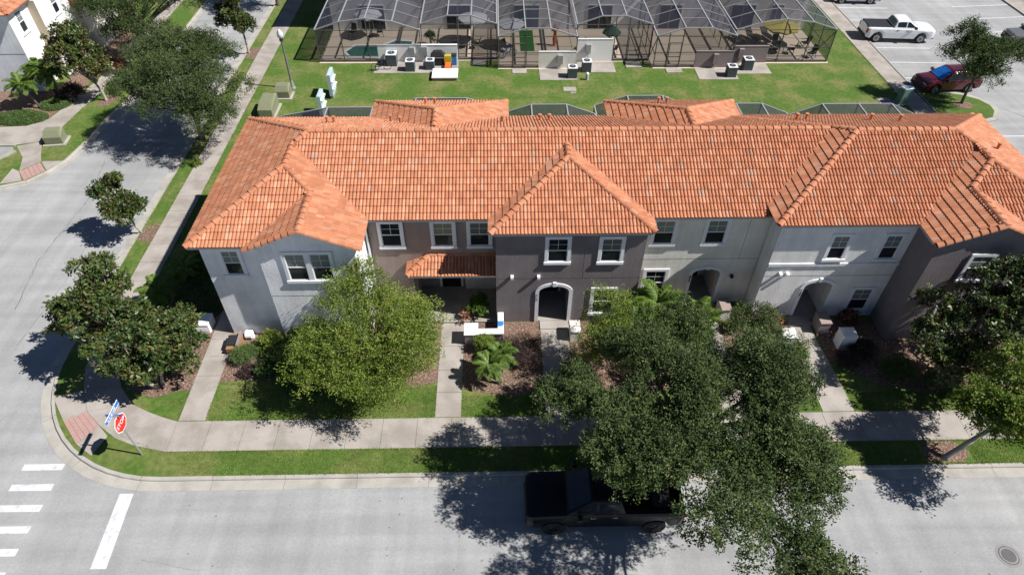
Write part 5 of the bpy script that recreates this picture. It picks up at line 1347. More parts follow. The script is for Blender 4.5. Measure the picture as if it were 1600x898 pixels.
v = vehicle('red_car', 'dark red sport utility car with a blue sunshade parked under the car park tree', 'car', (35.45, 47.75, ZR), PI+math.radians(5), M['carred'], 4.7, 1.88, (-1.42, 1.38), 0.36, 0.28, suv_top, suv_cab, 1.69,
            glass_ranges=((-1.6, -0.75), (-0.65, 0.15), (0.22, 0.8)), ws=(0.3, 1.08), rw=(-2.16, -1.95), mirror_x=0.75)
for ch in v.children:
    if ch.name.startswith('windscreen'): ch.data.materials[0] = M['sunshade']; ch['label'] = 'windscreen filled by a bright blue sunshade'
car_top = [(-2.3, 0.92), (-2.0, 0.98), (0.9, 0.93), (2.1, 0.82), (2.3, 0.7)]
car_cab = [(-1.9, 0.97), (-1.1, 1.40), (-0.3, 1.45), (0.3, 1.42), (1.2, 0.92)]
vehicle('silver_car', 'silver saloon car in the bay beyond the white pickup', 'car', (35.2, 65.6, ZR), math.radians(-3), M['carsilver'], 4.7, 1.85, (-1.38, 1.38), 0.33, 0.25, car_top, car_cab, 1.45, glass_ranges=((-0.9, -0.15), (-0.08, 0.7)), ws=(0.4, 1.1), rw=(-1.8, -1.2), mirror_x=0.75)
vehicle('grey_car', 'grey car in the right hand bays of the car park', 'car', (47.4, 55.9, ZR), PI+math.radians(-4), M['cargrey'], 4.7, 1.85, (-1.38, 1.38), 0.34, 0.26, suv_top, suv_cab, 1.69, glass_ranges=((-1.6, -0.75), (-0.65, 0.15), (0.22, 0.8)), ws=(0.3, 1.08), rw=(-2.16, -1.95), mirror_x=0.75)
vehicle('dark_car', 'dark car half in view on the driveway across the left street', 'car', (-36.4, 38.6, 0.01), 0.0, M['carblack'], 4.7, 1.85, (-1.38, 1.38), 0.34, 0.26, car_top, car_cab, 1.45, glass_ranges=((-0.9, -0.15), (-0.08, 0.7)), ws=(0.4, 1.1), rw=(-1.8, -1.2), mirror_x=0.75)

# ================================================================== VEGETATION
def leaf_mesh(name, C, D, size, m, asp=0.5, rnd=None, droop=0.0, up=0.5):
    """rhombic leaves: C centres (N,3), D preferred directions; each leaf a folded pair of triangles"""
    N = len(C); d = D+RNG.normal(0, 0.55, (N, 3)); d /= np.linalg.norm(d, axis=1)[:, None]+1e-9
    nrm = RNG.normal(0, 0.5, (N, 3)); nrm[:, 2] += up+0.4
    s = np.cross(nrm, d); s /= np.linalg.norm(s, axis=1)[:, None]+1e-9
    L_ = size*RNG.uniform(0.7, 1.3, (N, 1))
    a = C-d*L_*0.5; c = C+d*L_*0.5; w = s*L_*asp*0.5
    V = np.empty((N, 4, 3)); V[:, 0] = a; V[:, 1] = C-w; V[:, 2] = c; V[:, 3] = C+w
    me = bpy.data.meshes.new(name); me.vertices.add(N*4); me.vertices.foreach_set('co', V.reshape(-1).astype(np.float32))
    me.loops.add(N*4); me.polygons.add(N)
    me.loops.foreach_set('vertex_index', np.arange(N*4, dtype=np.int32)); me.polygons.foreach_set('loop_start', np.arange(0, N*4, 4, dtype=np.int32))
    me.update(calc_edges=True); me.validate()
    me.materials.append(m)
    at = me.attributes.new('rnd', 'FLOAT', 'FACE')
    at.data.foreach_set('value', (rnd if rnd is not None else RNG.random(N)).astype(np.float32)); return me

def crown_points(clumps, n, spray_len=0.3, leaves_per=22, jitter=0.09, bottom=-0.45, seed_gap=0.0, base_tone=0.5):
    """clumps (x,y,z,rx,ry,rz): sprays of leaves spread over the outside of each clump"""
    cl = np.array(clumps, float); vol = (cl[:, 3]*cl[:, 4]*cl[:, 5])**(2/3); ns = max(1, n//leaves_per)
    idx = RNG.choice(len(cl), ns, p=vol/vol.sum())
    dr = RNG.normal(0, 1, (ns, 3)); dr /= np.linalg.norm(dr, axis=1)[:, None]
    dr[:, 2] = np.where(dr[:, 2] < bottom, -dr[:, 2]*0.5, dr[:, 2])
    rr = 0.55+0.5*RNG.random(ns)**0.7
    P = cl[idx, :3]+dr*cl[idx, 3:6]*rr[:, None]
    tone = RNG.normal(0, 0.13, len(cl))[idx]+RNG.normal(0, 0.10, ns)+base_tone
    k = leaves_per; t = RNG.random((ns, k))
    sd = dr*0.8+RNG.normal(0, 0.5, (ns, 3)); sd[:, 2] -= 0.05; sd /= np.linalg.norm(sd, axis=1)[:, None]
    Q = P[:, None, :]+sd[:, None, :]*(t*spray_len)[:, :, None]+RNG.normal(0, jitter, (ns, k, 3))
    D = np.repeat(sd[:, None, :], k, axis=1)+RNG.normal(0, 0.3, (ns, k, 3))
    T = np.clip(tone[:, None]+RNG.normal(0, 0.17, (ns, k)), 0, 1)
    return Q.reshape(-1, 3), D.reshape(-1, 3), T.reshape(-1)

def sub_clumps(ells, count, rmin, rmax, seed=1, shell=0.75):
    """break big ellipsoids into many uneven clumps near their surface"""
    rg = np.random.default_rng(seed); out = []
    vol = np.array([e[3]*e[4]*e[5] for e in ells])**(2/3); p = vol/vol.sum()
    for _ in range(count):
        e = ells[rg.choice(len(ells), p=p)]; d = rg.normal(0, 1, 3); d /= np.linalg.norm(d)
        if d[2] < -0.5: d[2] *= -0.6
        q = shell*rg.uniform(0.55, 1.12); r = rg.uniform(rmin, rmax)
        out.append((e[0]+d[0]*e[3]*q, e[1]+d[1]*e[4]*q, e[2]+d[2]*e[5]*q, r*rg.uniform(.9, 1.3), r*rg.uniform(.9, 1.3), r*rg.uniform(.55, .8)))
    return out

def trunk_mesh(base, forks, clumps, r0, fork_h, seed=1, n=9, branch_r=0.05, stems=1, spread=0.3):
    rg = random.Random(seed); mb = MB(); bx, by, bz = base
    tops = []
    for s in range(stems):
        a = 2*PI*s/stems+rg.random()
        ox, oy = (math.cos(a)*spread*0.35, math.sin(a)*spread*0.35) if stems > 1 else (0, 0)
        tx, ty = forks[0]-bx+math.cos(a)*spread*(stems > 1), forks[1]-by+math.sin(a)*spread*(stems > 1)
        pts = [(bx+ox, by+oy, bz-0.1), (bx+ox+tx*0.1, by+oy+ty*0.1, bz+0.12), (bx+ox+tx*.45+rg.uniform(-.05, .05), by+oy+ty*.45+rg.uniform(-.05, .05), bz+fork_h*.5), (bx+tx, by+ty, bz+fork_h)]
        rr = r0/(stems**0.5); mb.tube(pts, [rr*1.5, rr*1.05, rr*.85, rr*.72], n); tops.append((pts[-1], rr*.72))
    for c in clumps:
        tp, tr = min(tops, key=lambda q: (q[0][0]-c[0])**2+(q[0][1]-c[1])**2)
        a = Vector(tp); e = Vector(c[:3]); m1 = a.lerp(e, 0.35)+Vector((rg.uniform(-.2, .2), rg.uniform(-.2, .2), 0.25)); m2 = a.lerp(e, 0.7)+Vector((rg.uniform(-.2, .2), rg.uniform(-.2, .2), 0.15))
        r = branch_r*rg.uniform(.7, 1.2)
        mb.tube([a, m1, m2, e], [min(tr, r*1.6), r*1.1, r*.7, r*.25], 6)
        for k in range(4):
            d = Vector((rg.gauss(0, 1), rg.gauss(0, 1), rg.gauss(0.3, .7))).normalized(); s_ = m2.lerp(e, rg.random())
            mb.tube([s_, s_+Vector((d.x*c[3], d.y*c[4], d.z*c[5]))*0.55+Vector((0, 0, .05)), s_+Vector((d.x*c[3], d.y*c[4], d.z*c[5]))*1.05], [r*.35, r*.2, 0.006], 4, cap=False)
    return mb

def tree(name, label, base, fork, fork_h, r0, ells, nclump, cr, nleaf, lsize, m, bark, seed, asp=0.5, group=None, spray=0.3, per=22, jit=0.09, branch_r=0.05, stems=1, spread=0.3, shell=0.75, tone=0.5, nb=26, cat='tree', up=0.5, bottom=-0.45):
    t = thing(name, label, cat, base, group=group)
    rel = [(e[0]-base[0], e[1]-base[1], e[2]-base[2], e[3], e[4], e[5]) for e in ells]
    cl = sub_clumps(rel, nclump, cr[0], cr[1], seed, shell)
    tb = trunk_mesh((0, 0, 0), (fork[0]-base[0], fork[1]-base[1]), cl[:nb], r0, fork_h, seed, branch_r=branch_r, stems=stems, spread=spread)
    tb.build('trunk', bark, t, smooth=True)
    Q, D, T = crown_points(cl, nleaf, spray, per, jit, base_tone=tone, bottom=bottom)
    link('crown', leaf_mesh('crown', Q, D, lsize, m, asp, T, up=up), t)
    return t

G_OAK = 'live oaks along the streets'
# the big oak over the black pickup
tree('oak_tree', 'largest live oak, its dense crown spreading over the black pickup and the street', (7.6, 15.0, 0), (7.6, 14.4), 2.3, 0.32,
     [(4.2, 12.7, 5.6, 2.3, 2.0, 1.4), (2.6, 14.4, 5.1, 1.1, 1.1, 0.9), (7.0, 17.4, 5.0, 1.6, 1.5, 1.2), (9.3, 14.6, 5.8, 2.3, 2.4, 1.8), (9.0, 11.6, 5.9, 2.2, 1.6, 1.5), (7.5, 8.6, 6.0, 2.5, 1.5, 1.4), (10.9, 14.6, 5.0, 1.0, 1.7, 1.0), (9.2, 7.6, 5.6, 1.2, 0.9, 0.9), (5.4, 15.2, 6.2, 1.1, 0.9, 0.8), (6.5, 13.8, 6.3, 1.5, 1.8, 1.2), (6.4, 11.3, 5.9, 1.2, 1.1, 0.9), (5.4, 16.9, 4.6, 1.5, 1.3, 1.0), (7.4, 15.6, 5.6, 1.4, 1.2, 1.1), (9.7, 11.4, 5.3, 1.7, 1.6, 1.2), (9.6, 9.8, 5.6, 1.2, 1.2, 0.9), (4.8, 11.9, 4.9, 1.6, 1.0, 0.8)],
     165, (0.40, 0.78), 215000, 0.095, M['oak'], M['bark'], 11, asp=0.5, group=G_OAK, spray=0.30, per=24, jit=0.07, branch_r=0.08, tone=0.5, nb=26)
tree('oak_tree', 'live oak casting its shadow across the left street, beside the left pavement', (-20.6, 40.7, 0), (-20.5, 40.6), 1.8, 0.2,
     [(-21.2, 41.0, 4.3, 3.6, 3.6, 2.1), (-18.6, 39.9, 4.1, 2.8, 2.9, 1.7), (-22.8, 42.6, 4.4, 2.2, 2.4, 1.8), (-20.5, 38.2, 3.5, 2.4, 2.0, 1.3), (-19.3, 43.0, 4.8, 2.2, 2.0, 1.4), (-18.4, 38.4, 3.1, 2.0, 1.6, 1.2), (-24.4, 41.2, 3.7, 1.4, 1.8, 1.2), (-20.6, 44.6, 4.9, 2.2, 1.5, 1.3), (-21.4, 43.4, 5.4, 2.2, 1.8, 1.2), (-19.4, 39.4, 2.8, 1.8, 1.4, 1.0)],
     105, (0.5, 0.9), 125000, 0.10, M['oakgrey'], M['bark'], 12, group=G_OAK, spray=0.36, per=22, jit=0.09, branch_r=0.07, tone=0.5, nb=40)
tree('oak_tree', 'live oak at the back left beyond the corner house, cut by the top edge', (-29.3, 53.5, 0), (-29.2, 53.5), 1.9, 0.2,
     [(-28.6, 53.0, 4.6, 4.2, 3.6, 2.2), (-31.0, 55.0, 4.5, 3.0, 3.2, 2.0), (-25.6, 54.6, 4.6, 2.4, 2.4, 1.7), (-28.2, 51.0, 3.3, 3.2, 1.6, 1.3)],
     84, (0.55, 1.0), 75000, 0.115, M['oakgrey'], M['bark'], 13, group=G_OAK, spray=0.36, per=20, jit=0.10, branch_r=0.07, tone=0.45, nb=26)
tree('oak_tree', 'live oak farthest along the left street, throwing the shadow at the top edge', (-20.8, 64.5, 0), (-20.8, 64.4), 2.0, 0.2,
     [(-20.8, 64.5, 5.0, 3.6, 3.2, 2.2)], 40, (0.7, 1.1), 26000, 0.13, M['oakgrey'], M['bark'], 14, group=G_OAK, spray=0.4, per=18, jit=0.12, nb=16)
tree('oak_tree', 'young airy oak on the kerbed island of the car park', (35.56, 45.1, 0), (35.45, 45.0), 1.9, 0.12,
     [(33.9, 45.0, 3.5, 1.9, 1.8, 1.3), (36.2, 44.7, 3.8, 2.2, 1.8, 1.3), (34.6, 46.3, 4.2, 1.8, 1.5, 1.2), (38.0, 45.3, 3.9, 1.3, 1.2, 0.8), (34.2, 45.9, 5.0, 0.9, 0.9, 0.8), (35.4, 43.8, 3.0, 1.6, 1.0, 0.7)],
     58, (0.38, 0.7), 34000, 0.12, M['oak'], M['bark'], 15, group=G_OAK, spray=0.4, per=18, jit=0.09, branch_r=0.04, tone=0.55, nb=30)
# smaller trees by the entries
tree('crape_myrtle', 'broad bright green crape myrtle in front of the corner unit', (-6.0, 20.0, 0), (-6.0, 19.7), 1.3, 0.16,
     [(-5.7, 19.2, 3.4, 3.1, 2.7, 2.2), (-4.0, 19.0, 3.3, 2.1, 2.4, 1.9), (-7.6, 18.6, 2.8, 1.9, 2.0, 1.4), (-6.0, 20.9, 4.6, 1.7, 1.3, 1.1), (-4.9, 17.5, 2.5, 2.3, 1.4, 1.3)],
     160, (0.32, 0.62), 95000, 0.085, M['lime'], M['barkpale'], 16, spray=0.42, per=20, jit=0.07, branch_r=0.035, stems=5, spread=0.6, tone=0.5, nb=90, asp=0.5)
tree('small_tree', 'small bright green tree beside the dark brown arched entry', (4.7, 20.6, 0), (4.7, 20.4), 1.0, 0.07,
     [(4.9, 20.0, 2.7, 1.7, 1.3, 1.2), (5.7, 19.4, 2.1, 1.4, 1.2, 1.0), (4.1, 19.2, 1.8, 1.1, 1.0, 0.9), (5.0, 20.9, 3.4, 1.0, 0.8, 0.8)],
     54, (0.28, 0.5), 27000, 0.075, M['lime'], M['barkpale'], 17, spray=0.4, per=18, jit=0.06, branch_r=0.02, stems=3, spread=0.3, tone=0.42, nb=30)
tree('small_tree', 'rounded grey green tree between the cream and grey arched entries', (12.6, 20.6, 0), (12.6, 20.5), 0.9, 0.08,
     [(12.4, 20.6, 1.9, 1.5, 1.3, 1.1), (13.0, 19.6, 1.7, 1.2, 1.1, 0.9), (11.7, 19.3, 1.9, 1.1, 1.2, 1.0)],
     46, (0.3, 0.55), 30000, 0.07, M['oakgrey'], M['bark'], 18, spray=0.28, per=20, jit=0.06, branch_r=0.02, tone=0.62, nb=20)
tree('small_tree', 'leaning bright green tree at the kerb by the right edge', (19.13, 14.76, 0), (20.2, 14.9), 1.9, 0.13,
     [(20.9, 14.6, 4.0, 1.8, 1.9, 1.2), (19.8, 14.6, 3.5, 1.4, 1.6, 1.1), (21.5, 16.2, 4.0, 1.8, 1.5, 1.2), (20.6, 13.2, 3.6, 1.2, 1.0, 0.9), (18.6, 15.3, 3.2, 0.7, 0.6, 0.4)],
     60, (0.35, 0.6), 42000, 0.095, M['lime'], M['barkpale'], 19, spray=0.3, per=20, jit=0.08, branch_r=0.035, tone=0.32, nb=40, asp=0.7)

G_MAG = 'southern magnolia trees'
def magnolia(label, base, fork, fh, r0, ells, nc, cr, n, ls, seed, stems=1, spread=0.4, tone=0.45, branch_r=0.03):
    return tree('magnolia_tree', label, base, fork, fh, r0, ells, nc, cr, n, ls, M['magnolia'], M['barkpale'], seed, asp=0.46, group=G_MAG, spray=0.16, per=14, jit=0.075, branch_r=branch_r, stems=stems, spread=spread, shell=0.85, tone=tone, nb=nc, up=0.25, bottom=-0.6)
magnolia('largest magnolia, glossy and many stemmed, at the corner lawn by the stop sign', (-16.0, 19.3, 0), (-16.3, 19.4), 1.0, 0.17,
         [(-16.2, 19.7, 3.0, 2.3, 1.9, 1.6), (-17.4, 20.6, 4.2, 1.6, 1.6, 1.5), (-14.7, 19.9, 2.6, 1.3, 1.3, 1.2), (-16.3, 18.8, 2.0, 1.8, 1.2, 1.0), (-18.6, 20.0, 3.4, 1.2, 1.2, 1.2), (-15.2, 18.8, 1.7, 1.3, 1.0, .8), (-17.5, 21.2, 5.5, 0.9, 0.8, 0.8)],
         104, (0.3, 0.52), 30000, 0.19, 21, stems=4, spread=0.5)
magnolia('small magnolia standing at the kerb of the left street, its shadow on the road', (-21.0, 30.5, 0), (-21.2, 30.5), 0.9, 0.07,
         [(-21.3, 30.3, 2.2, 1.2, 1.1, 0.9), (-20.5, 30.0, 2.0, 0.9, 0.9, 0.9), (-21.9, 30.7, 2.7, 0.9, 0.8, 0.7), (-21.3, 30.9, 3.3, 0.5, 0.5, 0.6), (-20.9, 30.3, 1.4, 0.7, 0.7, 0.5)],
         40, (0.22, 0.4), 6500, 0.20, 22)
magnolia('bronze tinged magnolia on the verge before the corner house', (-29.5, 46.2, 0), (-29.7, 46.2), 1.3, 0.10,
         [(-30.6, 46.6, 3.4, 1.8, 1.6, 1.5), (-29.6, 46.2, 2.8, 1.5, 1.4, 1.2), (-31.4, 47.2, 3.6, 1.2, 1.2, 1.3), (-30.4, 47.0, 4.6, 1.0, 1.0, 0.9)],
         56, (0.3, 0.5), 14000, 0.21, 23, tone=0.62)
magnolia('magnolia at the kerb of the left street near the top edge', (-20.9, 54.2, 0), (-20.9, 54.2), 1.6, 0.10,
         [(-21.2, 54.2, 3.4, 1.4, 1.4, 1.4), (-21.3, 54.4, 4.9, 1.2, 1.2, 1.3), (-20.6, 54.0, 2.6, 1.0, 1.0, 0.8)],
         46, (0.3, 0.48), 9000, 0.22, 24)
magnolia('dark broad magnolia before the brown gabled end wall', (21.3, 19.4, 0), (21.2, 19.3), 1.0, 0.17,
         [(21.3, 19.2, 3.6, 2.6, 2.0, 2.0), (19.4, 19.0, 2.9, 1.6, 1.5, 1.5), (22.9, 19.2, 4.2, 2.0, 1.8, 1.7), (21.0, 18.2, 2.2, 2.4, 1.3, 1.2), (20.0, 20.4, 3.8, 1.1, 0.9, 1.2), (22.6, 20.2, 5.2, 1.9, 1.3, 1.2)],
         112, (0.3, 0.52), 34000, 0.17, 25, stems=3, spread=0.5, tone=0.38)

# ---- palms
def frond_mesh(L_, droop, wid, n=26, m=None, seed=0):
    rg = np.random.default_rng(seed); V = []; Fc = []; A = []
    def pos(t): return np.array([L_*t*(1-0.12*t), 0, L_*(0.55*t-droop*t*t)])
    for i in range(n):
        t = 0.08+0.92*i/n; p = pos(t); q = pos(min(1, t+0.02))-p; q /= np.linalg.norm(q)+1e-9
        ll = wid*math.sin(PI*min(1, 0.12+t*0.85))**0.7*rg.uniform(.85, 1.15)
        for s in (-1, 1):
            d = np.array([0.55, s*0.9, -0.25+rg.normal(0, .12)]); d /= np.linalg.norm(d)
            side = np.cross(d, [0, 0, 1]); side /= np.linalg.norm(side); w = 0.018*(L_/1.0)**0.3
            o = len(V); V += [p-side*w, p+side*w, p+d*ll*0.6+side*w*1.1, p+d*ll+np.array([0, 0, -ll*0.18]), p+d*ll*0.6-side*w*1.1]
            Fc.append((o, o+1, o+2, o+3, o+4)); A.append(rg.uniform(.1, .95))
    o = len(V)
    for i in range(6):
        t = i/5; p = pos(t); w = 0.014*(1-t*0.7); V += [p+[0, -w, 0.004], p+[0, w, 0.004]]
    for i in range(5): Fc.append((o+2*i, o+2*i+2, o+2*i+3, o+2*i+1)); A.append(0.9)
    me = bpy.data.meshes.new('frond'); me.from_pydata([tuple(v) for v in V], [], Fc); me.materials.append(m or M['palmleaf'])
    at = me.attributes.new('rnd', 'FLOAT', 'FACE'); at.data.foreach_set('value', A); me.update(); return me
FR = [frond_mesh(1.0, 0.75, 0.26, seed=i) for i in range(3)]+[frond_mesh(1.0, 1.05, 0.26, seed=9)]
def palm(label, base, h, L_, n, stems=1, seed=0, cat='palm', group='small feathery palms', lean=(0, 0)):
    rg = random.Random(seed); t = thing('palm_tree', label, cat, base, group=group)
    for s in range(stems):
        a = 2*PI*s/stems+seed; top = Vector((lean[0]+(0.45*math.cos(a) if stems > 1 else 0), lean[1]+(0.35*math.sin(a) if stems > 1 else 0), h*rg.uniform(.85, 1.1)))
        b = MB(); b.tube([(0.05*math.cos(a), 0.05*math.sin(a), -0.05), top*0.5+Vector((0, 0, 0)), top], [0.09, 0.07, 0.06], 8); b.build('trunk', M['bark'], t, smooth=True)
        for k in range(n):
            o = link('frond', FR[rg.randrange(4)], t); tier = k/n
            o.location = top; o.rotation_euler = (rg.uniform(-.12, .12), -0.75+1.15*tier+rg.uniform(-.15, .15), 2.4*k+rg.uniform(-.2, .2)); s_ = L_*rg.uniform(.85, 1.12); o.scale = (s_, s_, s_)
    return t
palm('pair of small palms on one root in the mulch by the middle walk', (0.02, 19.1, 0), 1.3, 0.95, 20, stems=2, seed=1, lean=(-0.25, 0.45))
palm('bright feathery palm by the lower window of the cream unit', (7.9, 21.9, 0), 1.9, 1.5, 26, stems=2, seed=2)
palm('bright feathery palm left of the cream arched entry', (9.2, 21.6, 0), 1.5, 1.4, 24, stems=2, seed=3)
palm('fan of palm fronds beside the left pavement next to the house shade', (-17.9, 25.0, 0), 0.7, 1.1, 20, seed=4)
palm('small palm at the shaded side wall behind the fan of fronds', (-17.0, 26.6, 0), 0.7, 1.1, 18, seed=5)
palm('feathery palm against the bright white wall of the corner house', (-33.4, 46.9, 0), 2.0, 1.6, 26, stems=2, seed=6)
palm('leaning palm in the ground cover before the corner house', (-33.8, 45.0, 0), 1.9, 1.35, 22, seed=7, lean=(-0.7, 0.2))
palm('shaded palm under the crape myrtle by the front wall', (-9.7, 20.2, 0), 0.6, 1.15, 22, seed=8)

# ---- shrubs
def shrub(label, base, r, h, n, m, ls=0.06, name='shrub', group=None, seed=1, asp=0.5, nc=16, spray=0.18, cat='shrub', tone=0.5):
    t = thing(name, label, cat, base, group=group)
    cl = sub_clumps([(0, 0, h*0.45, r, r, h*0.5)], nc, r*0.35, r*0.55, seed, 0.6)
    b = MB(); rg = random.Random(seed)
    for c in cl[:10]: b.tube([(rg.uniform(-.05, .05), rg.uniform(-.05, .05), -0.03), (c[0]*.5, c[1]*.5, c[2]*.6), c[:3]], [0.02, 0.014, 0.006], 5, cap=False)
    b.build('stem', M['bark'], t)
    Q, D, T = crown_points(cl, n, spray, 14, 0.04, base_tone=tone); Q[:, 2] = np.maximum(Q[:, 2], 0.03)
    link('foliage', leaf_mesh('foliage', Q, D, ls, m, asp, T), t); return t
GS = 'garden shrubs in the mulch beds'
shrub('round fine leaved shrub beside the brown crate', (-12.15, 20.75, 0), 0.62, 0.85, 9000, M['shrub'], 0.05, group=GS, seed=31, tone=0.6)
shrub('leafy bright shrub at the foot of the corner unit wall', (-11.2, 21.4, 0), 0.55, 1.1, 4500, M['lime'], 0.11, group=GS, seed=32)
shrub('low spreading shrub right of the bright wall shrub', (-10.6, 20.7, 0), 0.6, 0.7, 5000, M['shrub'], 0.09, group=GS, seed=33)
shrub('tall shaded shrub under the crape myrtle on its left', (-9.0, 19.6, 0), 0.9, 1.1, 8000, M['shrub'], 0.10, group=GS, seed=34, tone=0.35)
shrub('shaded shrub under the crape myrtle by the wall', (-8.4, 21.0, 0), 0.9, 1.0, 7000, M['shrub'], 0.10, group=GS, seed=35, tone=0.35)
shrub('yellow green shrub at the lawn edge left of the crape myrtle', (-9.9, 19.5, 0), 0.45, 0.6, 3000, M['lime'], 0.11, group=GS, seed=36)
shrub('grey green mound beside the walk and the big corner magnolia', (-15.1, 20.6, 0), 0.85, 0.8, 11000, M['shrub'], 0.05, group=GS, seed=37, tone=0.75)
shrub('pale green mound beside the white utility box of the corner unit', (-15.9, 22.4, 0), 0.75, 0.8, 9000, M['shrub'], 0.05, group=GS, seed=38, tone=0.75)
shrub('upright bright green shrub against the low porch wall', (-0.75, 21.15, 0), 0.42, 1.1, 5000, M['lime'], 0.07, group=GS, seed=39)
shrub('purple brown shrub right of the porch wall shrub', (0.5, 20.9, 0), 0.8, 0.5, 6000, M['darkshrub'], 0.06, group=GS, seed=40)
shrub('dark ragged shrub in the middle of the mulch before the brown wall', (1.3, 20.2, 0), 0.7, 0.7, 5000, M['darkshrub'], 0.06, group=GS, seed=41)
shrub('copper leaved plant left of the grey arched entry', (13.95, 22.45, 0), 0.55, 0.8, 2600, M['redleaf'], 0.14, group=GS, seed=42, asp=0.4)
shrub('red flowering bush in front of the left white utility box', (14.5, 20.35, 0), 0.5, 0.8, 3600, M['flower'], 0.10, group=GS, seed=43)
shrub('dark copper plant under the lower window of the grey unit', (18.0, 22.7, 0), 0.45, 0.7, 1500, M['redleaf'], 0.14, group=GS, seed=44, tone=0.25)
shrub('dark grey shrub right of the grey entry walk', (16.9, 20.1, 0), 0.55, 0.5, 4000, M['darkshrub'], 0.06, group=GS, seed=45)
shrub('small green shrub among the mulch at the left of the dark magnolia', (20.4, 18.7, 0), 0.55, 0.8, 5000, M['shrub'], 0.06, group=GS, seed=46)
shrub('small green shrub at the lawn edge below the dark magnolia', (21.2, 18.3, 0), 0.5, 0.7, 4500, M['shrub'], 0.06, group=GS, seed=47)
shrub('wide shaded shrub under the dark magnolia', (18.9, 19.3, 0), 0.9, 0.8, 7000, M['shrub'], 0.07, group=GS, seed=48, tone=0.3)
shrub('orange tipped shrub beside the arched entry of the brown unit', (3.6, 19.4, 0), 0.8, 0.8, 5500, M['redleaf'], 0.07, group=GS, seed=49, tone=0.3)
shrub('bright green shrub at the left of the walk to the cream entry', (9.6, 19.9, 0), 0.7, 1.1, 6500, M['lime'], 0.09, group=GS, seed=50)
shrub('dark shrub by the walk of the brown unit', (6.6, 19.2, 0), 1.0, 1.0, 8000, M['darkshrub'], 0.07, group=GS, seed=51)
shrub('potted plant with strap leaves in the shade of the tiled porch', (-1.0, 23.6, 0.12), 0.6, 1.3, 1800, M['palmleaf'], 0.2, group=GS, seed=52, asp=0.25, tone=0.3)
shrub('tan dead plant beside the low porch wall', (-1.6, 23.2, 0.12), 0.4, 0.6, 500, M['redleaf'], 0.16, group=GS, seed=53, asp=0.3, tone=0.9)
shrub('low plant by the cream pillar', (12.2, 23.4, 0), 0.4, 0.6, 1500, M['shrub'], 0.1, group=GS, seed=54, tone=0.3)
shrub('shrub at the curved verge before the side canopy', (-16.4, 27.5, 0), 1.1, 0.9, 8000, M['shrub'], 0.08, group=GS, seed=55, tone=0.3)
shrub('pale shrub at the kerb in the oak shade', (-19.9, 37.4, 0), 0.3, 0.35, 900, M['lime'], 0.08, group=GS, seed=56)
shrub('dark hedge in the second screened patio', (-5.6, 55.5, 0.03), 0.4, 1.6, 2500, M['shrub'], 0.10, seed=57, group=GS, tone=0.3)
shrub('dark shrub left of the palm by the corner house', (-31.9, 46.6, 0), 0.9, 1.2, 5000, M['darkshrub'], 0.10, group=GS, seed=58)
shrub('red tinged shrub beyond the bronze magnolia', (-30.5, 50.6, 0), 1.1, 1.3, 5000, M['redleaf'], 0.12, group=GS, seed=59, tone=0.35)
shrub('green shrub in front of the low side canopy of the corner house', (-33.2, 52.8, 0), 0.9, 1.4, 5000, M['shrub'], 0.11, group=GS, seed=60)
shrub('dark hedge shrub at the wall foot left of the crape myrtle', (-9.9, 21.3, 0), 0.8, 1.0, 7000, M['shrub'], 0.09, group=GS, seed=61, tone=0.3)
shrub('bushy shrub between the crape myrtle and the front lawn', (-8.0, 19.3, 0), 0.7, 0.8, 6000, M['shrub'], 0.09, group=GS, seed=62, tone=0.45)
shrub('low leafy shrub in the middle of the front bed', (-11.1, 19.9, 0), 0.5, 0.55, 4000, M['shrub'], 0.10, group=GS, seed=63, tone=0.5)
shrub('dark plum shrub at the edge of the front bed', (-10.4, 19.1, 0) if False else (-12.0, 19.8, 0), 0.35, 0.35, 2000, M['darkshrub'], 0.08, group=GS, seed=64)
shrub('green shrub to the right of the crape myrtle by the middle walk', (-3.5, 21.6, 0), 0.5, 0.8, 4000, M['shrub'], 0.08, group=GS, seed=65)
shrub('shrub at the foot of the taupe wall behind the crape myrtle', (-4.9, 23.2, 0), 0.7, 0.9, 5000, M['shrub'], 0.09, group=GS, seed=66, tone=0.4)
shrub('bushy plant at the mulch edge left of the dark brown entry walk', (1.6, 21.2, 0), 0.45, 0.5, 3000, M['darkshrub'], 0.06, group=GS, seed=67)
shrub('green mound at the right of the cream entry walk', (11.9, 22.3, 0), 0.5, 0.7, 4000, M['shrub'], 0.07, group=GS, seed=68, tone=0.6)
shrub('orange flecked low plant left of the grey entry walk', (13.7, 19.6, 0), 0.4, 0.4, 1800, M['flower'], 0.08, group=GS, seed=69, tone=0.45)
shrub('dark spreading shrub between the dark magnolia and the grey unit', (17.8, 20.6, 0), 0.8, 0.6, 6000, M['darkshrub'], 0.07, group=GS, seed=70)
# ground covers
def ground_cover(label, cx, cy, rx, ry, h, n, m, tone=0.5, ls=0.08):
    a = RNG.random(n)*2*PI; r = np.sqrt(RNG.random(n)); x = cx+rx*r*np.cos(a); y = cy+ry*r*np.sin(a)
    z = h*(1-r**4)*(0.75+0.25*np.sin(x*5)*np.cos(y*4.3))+RNG.normal(0, 0.03, n); z = np.maximum(z, 0.03)
    C = np.stack([x, y, z], 1); D = RNG.normal(0, 1, (n, 3)); me = leaf_mesh('ground_cover', C, D, ls, m, 0.6, np.clip(RNG.normal(tone, .2, n), 0, 1), up=1.2)
    o = link('ground_cover', me); stuff(tag(o, label, 'ground cover')); return o
ground_cover('low clipped green ground cover before the corner house', -34.6, 43.6, 2.0, 1.05, 0.42, 22000, M['shrub'], 0.45)
ground_cover('olive green ground cover beside the corner house walk', -33.0, 45.7, 1.2, 1.1, 0.4, 11000, M['shrub'], 0.62)
